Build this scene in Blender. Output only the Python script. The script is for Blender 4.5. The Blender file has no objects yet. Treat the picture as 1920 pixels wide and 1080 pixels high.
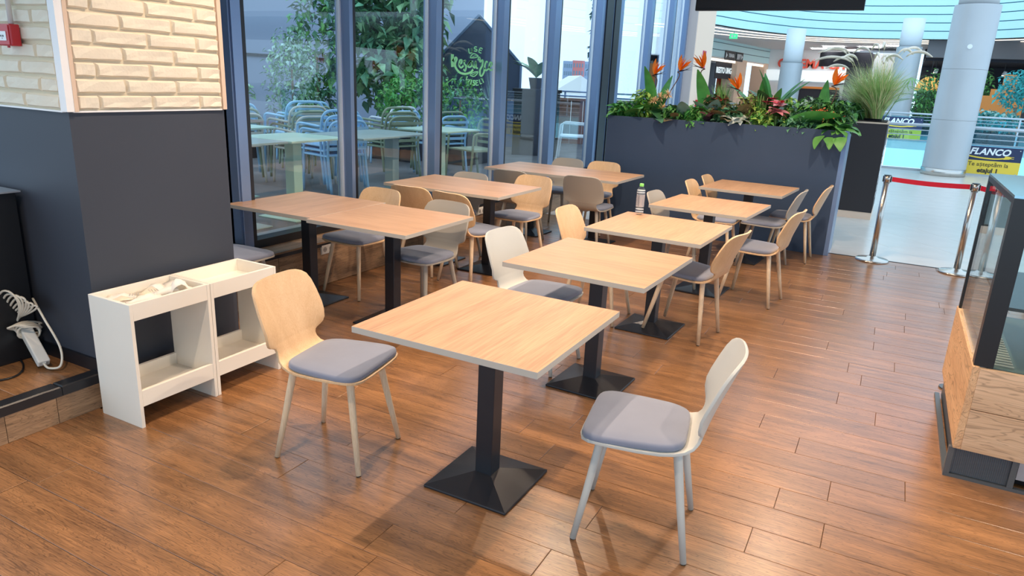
import bpy, bmesh, math, random
from mathutils import Vector, Matrix, Euler
import numpy as np
random.seed(7)
PI = math.pi
S = bpy.context.scene
COL = S.collection

# ------------------------------------------------------------------ camera
CAM_R = Vector((0.8797, 0.4735, 0.0438)); CAM_F = Vector((-0.4430, 0.8508, -0.2825))
CAM_F.normalize()
CAM_R = (CAM_R - CAM_F * CAM_R.dot(CAM_F)).normalized()
CAM_U = CAM_R.cross(CAM_F)
CAM_C = Vector((0, 0, 1.6935)); FPX = 1325.38
cd = bpy.data.cameras.new('camera'); cam = bpy.data.objects.new('camera', cd); COL.objects.link(cam)
cd.sensor_width = 36; cd.lens = FPX / 1920 * 36; cd.clip_end = 400; cd.clip_start = 0.05
cam.matrix_world = Matrix(((CAM_R.x, CAM_U.x, -CAM_F.x, CAM_C.x), (CAM_R.y, CAM_U.y, -CAM_F.y, CAM_C.y), (CAM_R.z, CAM_U.z, -CAM_F.z, CAM_C.z), (0, 0, 0, 1)))
S.camera = cam
def ray(x, y): return CAM_R * ((x - 960) / FPX) - CAM_U * ((y - 540) / FPX) + CAM_F
def gz(x, y, z=0.0):
    d = ray(x, y); return CAM_C + d * ((z - CAM_C.z) / d.z)
def onX(x, y, X):
    d = ray(x, y); return CAM_C + d * (X / d.x)
def onY(x, y, Y):
    d = ray(x, y); return CAM_C + d * (Y / d.y)

# ------------------------------------------------------------------ world, exposure
W = bpy.data.worlds.new('world'); S.world = W; W.use_nodes = True
wn = W.node_tree.nodes; wl = W.node_tree.links; wn.clear()
wo = wn.new('ShaderNodeOutputWorld'); wb = wn.new('ShaderNodeBackground'); wb.inputs[1].default_value = 1.9
tc = wn.new('ShaderNodeTexCoord'); nz = wn.new('ShaderNodeTexNoise'); nz.inputs['Scale'].default_value = 2.2; nz.inputs['Detail'].default_value = 5
rp = wn.new('ShaderNodeValToRGB'); rp.color_ramp.elements[0].position = .35; rp.color_ramp.elements[1].position = .68
rp.color_ramp.elements[0].color = (.48, .70, .95, 1); rp.color_ramp.elements[1].color = (.66, .84, .96, 1)
wl.new(tc.outputs['Generated'], nz.inputs['Vector']); wl.new(nz.outputs['Fac'], rp.inputs[0]); wl.new(rp.outputs[0], wb.inputs[0]); wl.new(wb.outputs[0], wo.inputs[0])
S.view_settings.view_transform = 'Standard'; S.view_settings.look = 'None'; S.view_settings.gamma = 1
S.view_settings.use_curve_mapping = False; S.view_settings.exposure = 0.02
LAMP_W = 130.0

# ------------------------------------------------------------------ helpers
def lin(r, g, b):
    f = lambda c: (c / 255 / 12.92) if c / 255 <= .04045 else ((c / 255 + .055) / 1.055) ** 2.4
    return (f(r), f(g), f(b), 1)
MATS = {}
def mat(name, col, rough=.5, metal=0., emit=None, es=1., bump=None, vary=None, spec=None, sheen=0, coat=0):
    m = bpy.data.materials.new(name); m.use_nodes = True; nt = m.node_tree; n = nt.nodes; l = nt.links
    b = n['Principled BSDF']
    b.inputs['Base Color'].default_value = col; b.inputs['Roughness'].default_value = rough; b.inputs['Metallic'].default_value = metal
    if spec is not None: b.inputs['Specular IOR Level'].default_value = spec
    if coat: b.inputs['Coat Weight'].default_value = coat
    if sheen: b.inputs['Sheen Weight'].default_value = sheen
    if emit: b.inputs['Emission Color'].default_value = emit; b.inputs['Emission Strength'].default_value = es
    t = n.new('ShaderNodeTexCoord')
    if bump:
        sc, st, dist = bump
        z = n.new('ShaderNodeTexNoise'); z.inputs['Scale'].default_value = sc; z.inputs['Detail'].default_value = 4
        bp = n.new('ShaderNodeBump'); bp.inputs['Strength'].default_value = st; bp.inputs['Distance'].default_value = dist
        l.new(t.outputs['Object'], z.inputs['Vector']); l.new(z.outputs['Fac'], bp.inputs['Height']); l.new(bp.outputs[0], b.inputs['Normal'])
    if vary:
        sc, amt = vary
        z = n.new('ShaderNodeTexNoise'); z.inputs['Scale'].default_value = sc; z.inputs['Detail'].default_value = 6
        r = n.new('ShaderNodeMapRange'); r.inputs[1].default_value = .3; r.inputs[2].default_value = .7; r.inputs[3].default_value = 1 - amt; r.inputs[4].default_value = 1 + amt
        mx = n.new('ShaderNodeVectorMath'); mx.operation = 'SCALE'; mx.inputs[0].default_value = col[:3]
        l.new(t.outputs['Object'], z.inputs['Vector']); l.new(z.outputs['Fac'], r.inputs[0]); l.new(r.outputs[0], mx.inputs['Scale']); l.new(mx.outputs[0], b.inputs['Base Color'])
    MATS[name] = m; return m
def wood(name, dark, light, axis='X', rough=.4, scale=1., rand=.0, grain=.5, tone=.0, bump=.0, coat=0., knots=False):
    """grain along `axis`; rand = brightness spread per object"""
    m = bpy.data.materials.new(name); m.use_nodes = True; nt = m.node_tree; n = nt.nodes; l = nt.links
    b = n['Principled BSDF']; b.inputs['Roughness'].default_value = rough
    if coat: b.inputs['Coat Weight'].default_value = coat; b.inputs['Coat Roughness'].default_value = .25
    t = n.new('ShaderNodeTexCoord'); oi = n.new('ShaderNodeObjectInfo')
    off = n.new('ShaderNodeVectorMath'); off.operation = 'SCALE'; off.inputs[0].default_value = (37., 91., 53.)
    l.new(oi.outputs['Random'], off.inputs['Scale'])
    ad = n.new('ShaderNodeVectorMath'); ad.operation = 'ADD'; l.new(t.outputs['Object'], ad.inputs[0]); l.new(off.outputs[0], ad.inputs[1])
    def nse(s_long, s_cross, detail, dist=0.):
        mp = n.new('ShaderNodeMapping'); v = [s_cross * scale] * 3; v['XYZ'.index(axis)] = s_long * scale
        mp.inputs['Scale'].default_value = v; l.new(ad.outputs[0], mp.inputs['Vector'])
        z = n.new('ShaderNodeTexNoise'); z.inputs['Scale'].default_value = 1.; z.inputs['Detail'].default_value = detail; z.inputs['Distortion'].default_value = dist
        l.new(mp.outputs[0], z.inputs['Vector']); return z
    a = nse(.9, 9., 3, .6); f = nse(6., 150., 4)
    mixf = n.new('ShaderNodeMix'); mixf.data_type = 'FLOAT'; mixf.inputs[0].default_value = grain
    l.new(a.outputs['Fac'], mixf.inputs[2]); l.new(f.outputs['Fac'], mixf.inputs[3])
    rp = n.new('ShaderNodeValToRGB'); rp.color_ramp.elements[0].position = .36; rp.color_ramp.elements[1].position = .64
    rp.color_ramp.elements[0].color = dark; rp.color_ramp.elements[1].color = light
    l.new(mixf.outputs[0], rp.inputs[0])
    src = rp.outputs[0]
    if knots:   # wavy cathedral lines
        w = nse(1.6, 13., 2, 1.6); wv = n.new('ShaderNodeMath'); wv.operation = 'MULTIPLY'; wv.inputs[1].default_value = 75.
        l.new(w.outputs['Fac'], wv.inputs[0]); sn = n.new('ShaderNodeMath'); sn.operation = 'SINE'; l.new(wv.outputs[0], sn.inputs[0])
        mr = n.new('ShaderNodeMapRange'); mr.inputs[1].default_value = .6; mr.inputs[2].default_value = 1.; mr.inputs[3].default_value = 1.; mr.inputs[4].default_value = .66
        l.new(sn.outputs[0], mr.inputs[0]); sc = n.new('ShaderNodeVectorMath'); sc.operation = 'SCALE'; l.new(src, sc.inputs[0]); l.new(mr.outputs[0], sc.inputs['Scale']); src = sc.outputs[0]
    if rand:
        mr = n.new('ShaderNodeMapRange'); mr.inputs[3].default_value = 1 - rand; mr.inputs[4].default_value = 1 + rand; l.new(oi.outputs['Random'], mr.inputs[0])
        sc = n.new('ShaderNodeVectorMath'); sc.operation = 'SCALE'; l.new(src, sc.inputs[0]); l.new(mr.outputs[0], sc.inputs['Scale']); src = sc.outputs[0]
    l.new(src, b.inputs['Base Color'])
    if bump:
        bp = n.new('ShaderNodeBump'); bp.inputs['Strength'].default_value = bump; bp.inputs['Distance'].default_value = .002
        l.new(mixf.outputs[0], bp.inputs['Height']); l.new(bp.outputs[0], b.inputs['Normal'])
    MATS[name] = m; return m
def glass(name, tint=(1, 1, 1, 1), ior=1.5, rough=.0, refl=1.):
    m = bpy.data.materials.new(name); m.use_nodes = True; nt = m.node_tree; n = nt.nodes; l = nt.links; n.clear()
    o = n.new('ShaderNodeOutputMaterial'); tr = n.new('ShaderNodeBsdfTransparent'); tr.inputs[0].default_value = tint
    g = n.new('ShaderNodeBsdfGlossy'); g.inputs['Roughness'].default_value = rough; g.inputs[0].default_value = (refl, refl, refl, 1)
    lw = n.new('ShaderNodeLayerWeight'); lw.inputs[0].default_value = .5; pw = n.new('ShaderNodeMath'); pw.operation = 'POWER'; pw.inputs[1].default_value = 5.
    f0 = ((ior - 1) / (ior + 1)) ** 2; fr = n.new('ShaderNodeMapRange'); fr.inputs[3].default_value = f0; fr.inputs[4].default_value = 1.; mx = n.new('ShaderNodeMixShader')
    l.new(lw.outputs['Facing'], pw.inputs[0]); l.new(pw.outputs[0], fr.inputs[0])
    l.new(fr.outputs[0], mx.inputs[0]); l.new(tr.outputs[0], mx.inputs[1]); l.new(g.outputs[0], mx.inputs[2]); l.new(mx.outputs[0], o.inputs[0])
    MATS[name] = m; return m

class MB:
    def __init__(s): s.v = []; s.f = []; s.mi = []; s.cur = 0
    def q(s, *idx): s.f.append(tuple(idx)); s.mi.append(s.cur)
    def add(s, pts): i = len(s.v); s.v += [tuple(p) for p in pts]; return i
    def box(s, x0, x1, y0, y1, z0, z1, M=None):
        p = [(x0, y0, z0), (x1, y0, z0), (x1, y1, z0), (x0, y1, z0), (x0, y0, z1), (x1, y0, z1), (x1, y1, z1), (x0, y1, z1)]
        if M: p = [M @ Vector(a) for a in p]
        i = s.add(p)
        for f in ((3, 2, 1, 0), (4, 5, 6, 7), (0, 1, 5, 4), (1, 2, 6, 5), (2, 3, 7, 6), (3, 0, 4, 7)): s.q(*[i + k for k in f])
        return s
    def cbox(s, x0, x1, y0, y1, z0, z1, c, top='Z'):
        """box with a chamfer c round its +Z face"""
        p = [(x0, y0, z0), (x1, y0, z0), (x1, y1, z0), (x0, y1, z0), (x0, y0, z1 - c), (x1, y0, z1 - c), (x1, y1, z1 - c), (x0, y1, z1 - c), (x0 + c, y0 + c, z1), (x1 - c, y0 + c, z1), (x1 - c, y1 - c, z1), (x0 + c, y1 - c, z1)]
        i = s.add(p)
        s.q(*[i + k for k in (3, 2, 1, 0)]); s.q(*[i + k for k in (8, 9, 10, 11)])
        for a, b in ((0, 4), (4, 8)):
            for k in range(4): k2 = (k + 1) % 4; s.q(i + a + k, i + a + k2, i + b + k2, i + b + k)
        return s
    def cyl(s, p0, p1, r0, r1=None, n=12, cap=True):
        p0 = Vector(p0); p1 = Vector(p1); r1 = r0 if r1 is None else r1
        d = (p1 - p0).normalized(); a = d.orthogonal().normalized(); b = d.cross(a)
        i = s.add([p0 + (a * math.cos(2 * PI * k / n) + b * math.sin(2 * PI * k / n)) * r0 for k in range(n)] + [p1 + (a * math.cos(2 * PI * k / n) + b * math.sin(2 * PI * k / n)) * r1 for k in range(n)])
        for k in range(n): k2 = (k + 1) % n; s.q(i + k, i + k2, i + n + k2, i + n + k)
        if cap: s.q(*[i + k for k in reversed(range(n))]); s.q(*[i + n + k for k in range(n)])
        return s
    def tube(s, pts, r, n=8, closed=False):
        pts = [Vector(p) for p in pts]; m = len(pts); up = None; rings = []
        for k, p in enumerate(pts):
            t = (pts[min(k + 1, m - 1)] - pts[max(k - 1, 0)]) if not closed else (pts[(k + 1) % m] - pts[k - 1])
            t.normalize()
            if up is None: up = t.orthogonal().normalized()
            up = (up - t * up.dot(t)); up = up.normalized() if up.length > 1e-6 else t.orthogonal().normalized()
            b = t.cross(up); rr = r(k / (m - 1)) if callable(r) else r
            rings.append(s.add([p + (up * math.cos(2 * PI * j / n) + b * math.sin(2 * PI * j / n)) * rr for j in range(n)]))
        for k in range(m - 1 if not closed else m):
            a, b2 = rings[k], rings[(k + 1) % m]
            for j in range(n): j2 = (j + 1) % n; s.q(a + j, a + j2, b2 + j2, b2 + j)
        if not closed: s.q(*[rings[0] + j for j in reversed(range(n))]); s.q(*[rings[-1] + j for j in range(n)])
        return s
    def lathe(s, prof, n=24, c=(0, 0)):
        rings = []
        for r, z in prof: rings.append(s.add([(c[0] + r * math.cos(2 * PI * k / n), c[1] + r * math.sin(2 * PI * k / n), z) for k in range(n)]))
        for a, b in zip(rings, rings[1:]):
            for k in range(n): k2 = (k + 1) % n; s.q(a + k, a + k2, b + k2, b + k)
        if prof[0][0] > 1e-5: s.q(*[rings[0] + k for k in reversed(range(n))])
        if prof[-1][0] > 1e-5: s.q(*[rings[-1] + k for k in range(n)])
        return s
    def prism(s, poly, w0, w1, axis='Z'):
        n = len(poly)
        def P(a, b, w): return {'Z': (a, b, w), 'Y': (a, w, b), 'X': (w, a, b)}[axis]
        i = s.add([P(a, b, w0) for a, b in poly] + [P(a, b, w1) for a, b in poly])
        s.q(*[i + k for k in reversed(range(n))]); s.q(*[i + n + k for k in range(n)])
        for k in range(n): k2 = (k + 1) % n; s.q(i + k, i + k2, i + n + k2, i + n + k)
        return s
    def loft(s, rings, capa=True, capb=True):
        n = len(rings[0]); ids = [s.add(r) for r in rings]
        for a, b in zip(ids, ids[1:]):
            for k in range(n): k2 = (k + 1) % n; s.q(a + k, a + k2, b + k2, b + k)
        if capa: s.q(*[ids[0] + k for k in reversed(range(n))])
        if capb: s.q(*[ids[-1] + k for k in range(n)])
        return s
    def grid(s, rows):
        m = len(rows[0]); ids = [s.add(r) for r in rows]
        for a, b in zip(ids, ids[1:]):
            for k in range(m - 1): s.q(a + k, a + k + 1, b + k + 1, b + k)
        return s
    def mesh(s, name, mats, smooth=False):
        me = bpy.data.meshes.new(name); me.from_pydata(s.v, [], s.f)
        for m in (mats if isinstance(mats, (list, tuple)) else [mats]): me.materials.append(MATS[m] if isinstance(m, str) else m)
        if len(me.materials) > 1: me.polygons.foreach_set('material_index', s.mi)
        if smooth: me.polygons.foreach_set('use_smooth', [True] * len(me.polygons))
        me.update(); return me
    def build(s, name, mats, parent=None, smooth=False, bevel=0., auto=None, fix=True):
        me = s.mesh(name, mats, smooth)
        if fix:
            bm = bmesh.new(); bm.from_mesh(me); bmesh.ops.recalc_face_normals(bm, faces=bm.faces); bm.to_mesh(me); bm.free()
        return obj(name, me, parent, bevel, auto)
def obj(name, me, parent=None, bevel=0., auto=None):
    o = bpy.data.objects.new(name, me); COL.objects.link(o)
    if parent is not None: o.parent = parent
    if bevel:
        b = o.modifiers.new('bevel', 'BEVEL'); b.width = bevel; b.segments = 2; b.limit_method = 'ANGLE'; b.angle_limit = math.radians(40)
    return o
def tag(o, label, cat, group=None):
    o['label'] = label; o['category'] = cat
    if group: o['group'] = group
    return o
def struct(o): o['kind'] = 'structure'; return o
def thing(name, label, cat, loc=(0, 0, 0), rz=0., group=None):
    o = bpy.data.objects.new(name, None); COL.objects.link(o); o.empty_display_size = .1
    o.location = loc; o.rotation_euler = (0, 0, rz); return tag(o, label, cat, group)
def dup(root, loc, rz=None, label=None, group=None, swap=None):
    r = root.copy(); COL.objects.link(r); r.location = loc
    if rz is not None: r.rotation_euler = (0, 0, rz)
    if label: r['label'] = label
    if group: r['group'] = group
    def sub(src, par):
        for ch in list(src.children):
            c = ch.copy(); COL.objects.link(c); c.parent = par
            sub(ch, c)
    sub(root, r); return r
def catmull(pts, n=6, closed=False):
    pts = [Vector(p) for p in pts]; out = []; m = len(pts)
    for i in range(m - 1 if not closed else m):
        p0 = pts[i - 1] if (i > 0 or closed) else pts[0]; p1 = pts[i]; p2 = pts[(i + 1) % m]; p3 = pts[(i + 2) % m] if (closed or i + 2 < m) else pts[-1]
        for k in range(n):
            t = k / n; out.append(.5 * ((2 * p1) + (p2 - p0) * t + (2 * p0 - 5 * p1 + 4 * p2 - p3) * t * t + (3 * p1 - p0 - 3 * p2 + p3) * t ** 3))
    if not closed: out.append(pts[-1])
    return out
def text(name, body, size, m, parent, M, depth=.002, shear=0., bold=0., align='CENTER'):
    cu = bpy.data.curves.new(name, 'FONT'); cu.body = body; cu.size = size; cu.align_x = align; cu.align_y = 'CENTER'; cu.extrude = depth; cu.shear = shear; cu.offset = bold; cu.resolution_u = 3
    t = bpy.data.objects.new(name, cu); COL.objects.link(t)
    dg = bpy.context.evaluated_depsgraph_get(); me = bpy.data.meshes.new_from_object(t.evaluated_get(dg))
    bpy.data.objects.remove(t); bpy.data.curves.remove(cu)
    me.materials.clear(); me.materials.append(MATS[m]); me.transform(M)
    return obj(name, me, parent)

# ------------------------------------------------------------------ materials
wood('floor_wood', lin(116, 80, 50), lin(172, 122, 78), 'X', .32, 1.7, .09, .5, knots=True, bump=.1, coat=.55)
wood('oak_x', lin(174, 132, 97), lin(202, 160, 121), 'X', .38, 1., .05, .55)
wood('oak_y', lin(174, 132, 97), lin(202, 160, 121), 'Y', .38, 1., .05, .55)
mat('edge_band', lin(186, 180, 170), .5)
mat('black_metal', lin(32, 35, 42), .32, .0, bump=(180, .12, .0004))
wood('beech', lin(214, 174, 130), lin(230, 194, 152), 'Z', .42, 2.2, .04, .6)
wood('beech_leg', lin(214, 186, 152), lin(236, 214, 184), 'Z', .45, 1.2, .04, .5)
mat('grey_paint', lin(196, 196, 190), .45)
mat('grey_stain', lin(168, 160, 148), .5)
mat('pad_fabric', lin(128, 134, 152), .95, bump=(900, .25, .0006), vary=(6, .05), sheen=.3)
mat('rubber', lin(30, 30, 32), .7)
mat('dark_wall', lin(58, 63, 74), .55, vary=(1.4, .05), bump=(60, .08, .001))
mat('brick_paint', lin(232, 222, 202), .75, bump=(38, .55, .006))
mat('mortar_paint', lin(214, 200, 174), .85, bump=(50, .3, .003))
mat('white_trim', lin(240, 240, 240), .4)
mat('beige_trim', lin(222, 196, 172), .5)
mat('white_melamine', lin(240, 234, 222), .45, vary=(3, .02))
mat('paper', lin(238, 232, 222), .8, bump=(40, .4, .004))
mat('print_grey', lin(170, 165, 160), .8)
mat('red_plastic', lin(190, 34, 44), .35)
mat('white_plastic', lin(228, 226, 220), .4)
mat('cable_white', lin(224, 216, 200), .45)
mat('cable_black', lin(24, 24, 26), .4)
mat('nosing', lin(36, 36, 40), .35)
wood('riser_wood', lin(108, 84, 64), lin(168, 134, 102), 'Y', .5, 1.4, .12, .4, knots=True)
mat('frame_metal', lin(124, 146, 180), .3, .5)
mat('frame_black', lin(22, 24, 30), .4)
mat('frame_highlight', lin(226, 232, 240), .25, .3)
glass('window_glass', (.97, .99, .995, 1), 1.5)
glass('case_glass', (.86, .93, .92, 1), 1.5)
glass('rail_glass', (.62, .88, .95, 1), 1.5)
mat('sticker_green', lin(150, 240, 170), .6)
mat('terrace_floor', lin(104, 104, 106), .7, vary=(2.5, .2))
mat('drain', lin(150, 158, 165), .4, .5)
mat('sage', lin(184, 216, 198), .4); mat('sage_grey', lin(150, 172, 172), .4)
mat('chair_blue', lin(164, 210, 242), .4); mat('chair_olive', lin(142, 156, 128), .45); mat('chair_tan', lin(206, 202, 188), .45); mat('chair_white', lin(232, 238, 242), .4)
mat('navy_panel', lin(56, 74, 100), .42, vary=(1.1, .12), bump=(30, .05, .001))
mat('planter_brown', lin(48, 42, 44), .55)
mat('soil', lin(52, 42, 34), .95)
mat('steel', lin(196, 192, 186), .22, .95); mat('steel_brushed', lin(188, 192, 198), .42, .8)
mat('column_clad', lin(186, 190, 194), .42, .25, vary=(1.2, .04)); mat('belt_red', lin(214, 18, 52), .6)
mat('tile', lin(214, 208, 200), .22, vary=(3, .03)); mat('grout', lin(150, 146, 142), .8); mat('seam_dark', lin(44, 30, 22), .9, spec=.1)
mat('mall_white', lin(232, 236, 240), .6); mat('fascia_panel', lin(208, 248, 253), .45); mat('fascia_gap', lin(70, 110, 130), .7)
mat('ceiling_paint', lin(170, 166, 160), .8); mat('ceiling_dark', lin(120, 116, 112), .8)
mat('soffit', lin(214, 214, 220), .7)
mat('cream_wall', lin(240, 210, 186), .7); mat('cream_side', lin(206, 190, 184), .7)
mat('shop_dark', lin(38, 40, 52), .7); mat('shop_grey', lin(120, 118, 122), .7)
mat('sign_red', lin(238, 92, 72), .5); mat('sign_black', lin(20, 24, 28), .5); mat('sign_white', lin(240, 244, 246), .5)
mat('sign_lit', lin(250, 255, 255), .5, emit=(.75, .92, 1, 1), es=.5); mat('exit_green', lin(70, 220, 130), .5, emit=(.05, .75, .3, 1), es=.9)
mat('lamp_glow', (1, .9, .75, 1), .5, emit=(1, .84, .6, 1), es=6.); mat('strip_glow', (1, .95, .85, 1), .5, emit=(1, .86, .68, 1), es=1.5)
mat('panel_glow', (1, 1, 1, 1), .5, emit=(1, .97, .92, 1), es=22.); mat('wicker', lin(226, 160, 70), .7, emit=(.9, .5, .15, 1), es=.5)
mat('banner_navy', lin(34, 48, 84), .5); mat('banner_yellow', lin(240, 206, 70), .5); mat('banner_text', lin(50, 50, 44), .5)
mat('orange_board', lin(226, 140, 66), .6); mat('teal_leaf', lin(70, 176, 176), .6, vary=(4, .25)); mat('trunk', lin(150, 130, 112), .8)
wood('case_wood', lin(188, 152, 118), lin(222, 188, 154), 'X', .6, .8, .08, .4, knots=True)
wood('case_wood_y', lin(194, 150, 110), lin(222, 182, 140), 'Y', .6, .8, .08, .4, knots=True)
mat('case_black', lin(24, 26, 30), .3); mat('case_frame', lin(100, 106, 110), .4, .6); mat('mesh_grille', lin(86, 96, 106), .5, .5)
mat('case_inner', lin(96, 110, 104), .4); mat('case_top', lin(150, 190, 205), .12, .7)
mat('tv_black', lin(18, 20, 24), .3)
mat('water', lin(235, 240, 242), .05)
glass('pet', (.97, .98, .98, 1), 1.5)
def highlight_film(name, col, a):
    m = bpy.data.materials.new(name); m.use_nodes = True; n = m.node_tree.nodes; l = m.node_tree.links; n.clear(); o = n.new('ShaderNodeOutputMaterial'); tr = n.new('ShaderNodeBsdfTransparent'); df = n.new('ShaderNodeBsdfPrincipled'); df.inputs['Base Color'].default_value = col; df.inputs['Roughness'].default_value = .25; mx = n.new('ShaderNodeMixShader'); mx.inputs[0].default_value = a; l.new(tr.outputs[0], mx.inputs[1]); l.new(df.outputs[0], mx.inputs[2]); l.new(mx.outputs[0], o.inputs[0]); MATS[name] = m
highlight_film('sleeve_highlight', lin(225, 222, 225), .34); highlight_film('ribs_highlight', lin(240, 244, 248), .5)  # whitish sleeve and rib films carry the clear bottle's bright highlights in their colour
mat('bottle_print', lin(60, 56, 70), .5); mat('cap_green', lin(140, 222, 110), .4)
mat('facade_reflection', lin(150, 164, 188), .6); mat('perforated', lin(70, 82, 104), .55, .2, bump=(120, .6, .004)); mat('panel_blue', lin(96, 116, 150), .5)
mat('city_red', lin(214, 130, 128), .8); mat('city_blue', lin(150, 168, 196), .8); mat('city_white', lin(238, 236, 232), .8); mat('city_win', lin(120, 140, 160), .4); mat('city_ground', lin(196, 200, 196), .9)
mat('slat_wood', lin(132, 84, 58), .7, vary=(8, .15))
for nm, c in dict(leaf_green=(98, 160, 78), leaf_dark=(54, 104, 62), leaf_lime=(168, 200, 96), leaf_blue=(136, 172, 162), leaf_brown=(134, 116, 82), leaf_silver=(196, 204, 196), leaf_euc=(166, 198, 186), leaf_bright=(74, 152, 72), leaf_hedge=(132, 178, 130), leaf_vine=(98, 156, 122), grass_green=(156, 188, 112), grass_dry=(212, 206, 150), plume=(226, 210, 190), stripe=(214, 216, 170)).items():
    mat(nm, lin(*c), .5, vary=(9, .22))
for nm, c in dict(petal_orange=(255, 138, 30), petal_peach=(248, 214, 168), petal_red=(206, 48, 60), petal_pink=(206, 130, 136), petal_magenta=(190, 50, 92), berry_orange=(206, 110, 56), bract=(70, 52, 66), stem_brown=(104, 78, 62), stem_green=(110, 140, 80)).items():
    mat(nm, lin(*c), .55, vary=(12, .12))

# ------------------------------------------------------------------ structure: floors
XW, XG, XL = -3.34, -4.25, -3.97          # dark wall face, glass plane, sill front
floor = struct(MB().box(-4.6, 6, -4, 8.44, -.12, -.012).build('floor', 'seam_dark'))
PW, PLEN = .186, 1.22
rest = MB(); rnd = random.Random(3); plank_meshes = {}; nplank = 0
y = 8.44 - PW; row = 0
while y > -4:
    x = -4.0 - rnd.random() * PLEN
    while x < 6:
        x0, x1 = x, x + PLEN; x = x1
        lim = -3.985 if y + PW > 2.9 else -3.35
        x0 = max(x0, lim)
        if x1 - x0 < .04: continue
        near = y > .75 and x0 < 2.2 and not (x0 > .6 and y < 1.6)
        if near and nplank < 296:
            L = round(x1 - x0, 2); key = L
            if key not in plank_meshes: plank_meshes[key] = MB().cbox(.0008, L - .0008, .0008, PW - .0008, -.012, 0, .0014).mesh('plank', 'floor_wood')
            o = obj('plank', plank_meshes[key], floor); o.location = (x0, y, 0); nplank += 1
        else: rest.cbox(x0 + .0008, x1 - .0008, y + .0008, y + PW - .0008, -.012, 0, .0014)
    y -= PW
o = rest.build('planks', 'floor_wood', floor, fix=False); o['kind'] = 'stuff'

# mall floor: square tiles laid diagonally
mfloor = struct(MB().prism([(-4.3, 8.44), (12, 8.44), (12, 20.05), (-5.4, 20.05), (-4.3, 16.4)], -.12, -.006).build('mall_floor', 'grout'))
tr = MB(); ts = .6; a = math.radians(36); ca, sa = math.cos(a), math.sin(a); tme = MB().cbox(0.002, ts - .002, 0.002, ts - .002, -.006, 0, .001).mesh('tile', 'tile'); nt_ = 0
cand = []
for i in range(-40, 60):
    for j in range(-40, 60):
        px_, py_ = i * ts * ca - j * ts * sa, 8.44 + i * ts * sa + j * ts * ca
        cs = [(px_ + u * ts * ca - v * ts * sa, py_ + u * ts * sa + v * ts * ca) for u, v in ((0, 0), (1, 0), (1, 1), (0, 1))]
        if min(c[1] for c in cs) < 8.46 or max(c[1] for c in cs) > 20.0 or min(c[0] for c in cs) < -4.25 or max(c[0] for c in cs) > 11.9:
            if max(c[1] for c in cs) < 8.5 or min(c[1] for c in cs) > 20.0 or max(c[0] for c in cs) < -4.2 or min(c[0] for c in cs) > 11.9: continue
            tr_clip = [(min(max(c[0], -4.28), 12), min(max(c[1], 8.46), 20.0)) for c in cs]
            tr.prism(tr_clip, -.006, 0.); continue
        cand.append((px_, py_, cs))
for px_, py_, cs in cand:
    if -1.6 < px_ < 3.0 and nt_ < 280:
        o = obj('tile', tme, mfloor); o.location = (px_, py_, 0); o.rotation_euler = (0, 0, a); nt_ += 1
    else:
        tr.prism(cs, -.006, 0.)
o = tr.build('tiles', 'tile', mfloor, fix=False); o['kind'] = 'stuff'
struct(MB().box(-3.1, 6, 8.43, 8.455, -.01, .003).build('trim_1', 'frame_black'))

# ------------------------------------------------------------------ structure: raised platform, dark block with bricks
PZ = .18
plat = struct(MB().box(-7, XW, -3, 1.967, 0, PZ - .012).build('platform_floor', 'grout'))
y = 1.967 - PW
k = 0
while y > -3 + PW:
    o = obj('plank', MB().cbox(0, 1.1, 0, PW, -.012, 0, .001).mesh('plank', 'floor_wood') if k == 0 else pl0, plat)
    if k == 0: pl0 = o.data
    o.location = (XW - .07 - 1.1, y, PZ)
    o2 = obj('plank', pl0, plat); o2.location = (XW - .07 - 2.2, y, PZ)
    y -= PW; k += 1
for i in range(5):
    y1 = 1.967 - i * .62 + .41; y1 = min(y1, 1.966); y0 = 1.967 - (i + 1) * .62 + .415
    MB().cbox(XW - .07, XW + .008, y0, y1, PZ - .045, PZ + .004, .006).build('step_nosing', 'nosing', plat)
    y1 = 1.967 - i * .2; 
for i in range(20): 
    MB().box(XW, XW + .006, 1.96 - (i + 1) * .23, 1.96 - i * .23 - .003, 0.001, PZ - .046).build('riser_panel', 'riser_wood', plat)
blk = struct(MB().box(-4.4, XW, 1.967, 2.83, 0, 3.2).box(-8, -4.4, 1.967, 2.2, 0, 3.2).build('wall_left', 'dark_wall'))
DZ = 1.468
MB().box(XW, XW + .004, 1.99, 2.822, DZ, 3.2).build('brick_backing', 'mortar_paint', blk)
MB().box(-8, XW - .02, 1.963, 1.967, DZ, 3.2).build('brick_backing', 'mortar_paint', blk)
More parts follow.
